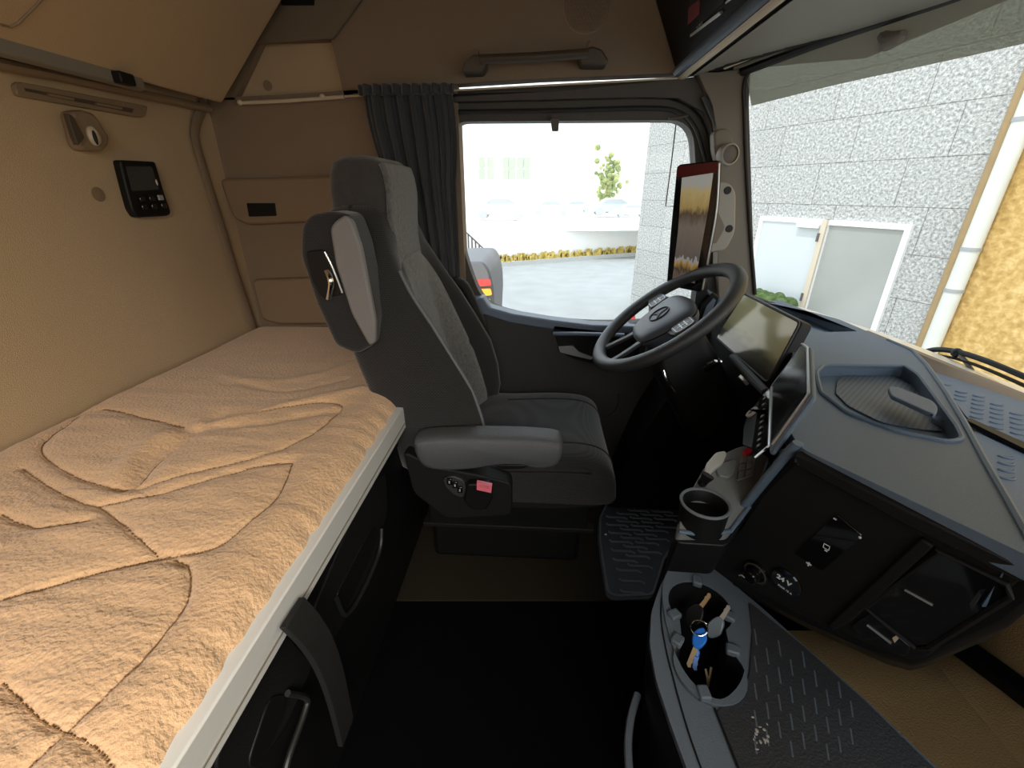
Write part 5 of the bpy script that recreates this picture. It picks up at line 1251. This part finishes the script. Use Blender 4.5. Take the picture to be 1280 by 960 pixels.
car(766, 255, 30, .7, 'car_blue', 'blue grey parked car below the distant tree')
car(790, 258, 28, .5, 'car_white', 'white parked car next to the granite wall edge')
fn = thing('yard_fence', (-1.6, 12, GZ), 'dark vertical bar fence at the left edge of the side window view', 'fence')
y_ = 13.5
for k in range(8):
    u = 582+k*4.6; p0 = at(u, 332, Y=y_); p1 = at(u-1.5, 287+k*4.5, Y=y_)
    obj('bar', G().tube([(p1.x, y_, GZ), (p1.x, y_, p1.z)], .022, 6), 'fence', fn)
pa, pb = at(576, 284, Y=y_), at(616, 322, Y=y_)
obj('top_rail', G().tube([pa, pb], .02, 6), 'fence', fn)
# neighbouring truck tail
tk = thing('neighbour_truck', at(600, 375, Y=6), 'dark rear corner of a neighbouring truck with red and amber lamp', 'truck')
q = [(560, 327), (604, 327), (612, 338), (617, 360), (618, 382), (616, 430), (560, 430)]
obj('body', G().prism(round_poly(pY(q, 6), .06), 0, 1.6, MY(6)), 'truck_dark', tk, bevel=.03)
obj('pale_upper', G().prism(round_poly(pY([(570, 330), (603, 330), (609, 339), (612, 349), (570, 349)], 5.97), .03), 0, .02, MY(5.97)), 'panel_lt', tk)
obj('red_lamp', G().prism(round_poly(pY([(585, 350), (612, 349), (614, 357), (586, 359)], 5.95), .02), 0, .04, MY(5.95)), 'lamp_red', tk)
obj('amber_lamp', G().prism(round_poly(pY([(588, 362), (613, 361), (615, 369), (592, 371)], 5.95), .02), 0, .04, MY(5.95)), 'lamp_amber', tk)
p = at(597, 377, Y=5.94); text('lettering', 'VOLVO', .11, 'white_wall', Matrix.Translation(p) @ Matrix.Rotation(PI/2, 4, 'X'), tk, .005, .004)
# canes leaning against the granite column
cn = [((792, 372), (806, 318)), ((797, 378), (820, 322)), ((806, 372), (812, 308))]
for (a, b), lab in zip(cn, ('leftmost dry cane leaning on the granite wall end', 'rightmost dry cane leaning on the granite wall end', 'tallest dry cane leaning on the granite wall end')):
    g0 = at(*a, Z=GZ+.02); g1 = at(*b, Y=g0.y+.3)
    tag(obj('cane', G().tube([g0, g0.lerp(g1, .5)+Vector((.02, 0, 0)), g1], .018, 6), 'stick'), lab, 'stick')
rc = at(790, 396, Y=4.5); tag(obj('traffic_cone', G().lathe([(.16, 0), (.16, .03), (.10, .03), (.02, .45), (.001, .46)], 20, Matrix.Translation((rc.x, rc.y, rc.z-.38))), 'red'), 'red object low outside the side window beside the steering wheel', 'cone')
# ================================================================= LIGHT
w = bpy.data.worlds.new('World'); scn.world = w; w.use_nodes = True; nt = w.node_tree
bg = nt.nodes['Background']
tc = nd(nt, 'ShaderNodeTexCoord'); sz = nd(nt, 'ShaderNodeSeparateXYZ'); nt.links.new(tc.outputs['Generated'], sz.inputs[0])
r = nd(nt, 'ShaderNodeValToRGB'); cr = r.color_ramp
cr.elements[0].position = .0; cr.elements[0].color = (.9, .88, .82, 1); cr.elements[1].position = .6; cr.elements[1].color = (.74, .86, 1, 1)
nt.links.new(sz.outputs['Z'], r.inputs[0]); nt.links.new(r.outputs[0], bg.inputs[0]); bg.inputs[1].default_value = 2.3
def area(name, loc, tgt, size, power, col):
    l = bpy.data.lights.new(name, 'AREA'); l.shape = 'RECTANGLE'; l.size, l.size_y = size; l.energy = power; l.color = col
    o = bpy.data.objects.new(name, l); C.objects.link(o); o.location = loc
    o.rotation_euler = (Vector(tgt)-Vector(loc)).to_track_quat('-Z', 'Y').to_euler(); return o
sun = bpy.data.lights.new('sun', 'SUN'); sun.energy = 2.2; sun.angle = .03; sun.color = (1, .96, .90)
so = bpy.data.objects.new('sun', sun); C.objects.link(so); so.rotation_euler = Vector((.35, .25, -.9)).to_track_quat('-Z', 'Y').to_euler()
al = area('bunk_fill', (.15, -1.3, 2.0), (-.85, .15, .7), (1.1, .8), 20, (1, .90, .76)); al.data.spread = math.radians(75)  # added warm fill lamp, narrowed to brighten the bunk
# ================================================================= CAMERA
cd = bpy.data.cameras.new('camera'); cam = bpy.data.objects.new('camera', cd); C.objects.link(cam)
cd.sensor_fit = 'HORIZONTAL'; cd.sensor_width = 36; cd.lens = 36*F/1280; cd.clip_start = .02; cd.clip_end = 300
mw = Matrix((RT, UP, -FW)).transposed().to_4x4(); mw.translation = CAM; cam.matrix_world = mw
scn.camera = cam
scn.view_settings.view_transform = 'Standard'; scn.view_settings.exposure = 0.0
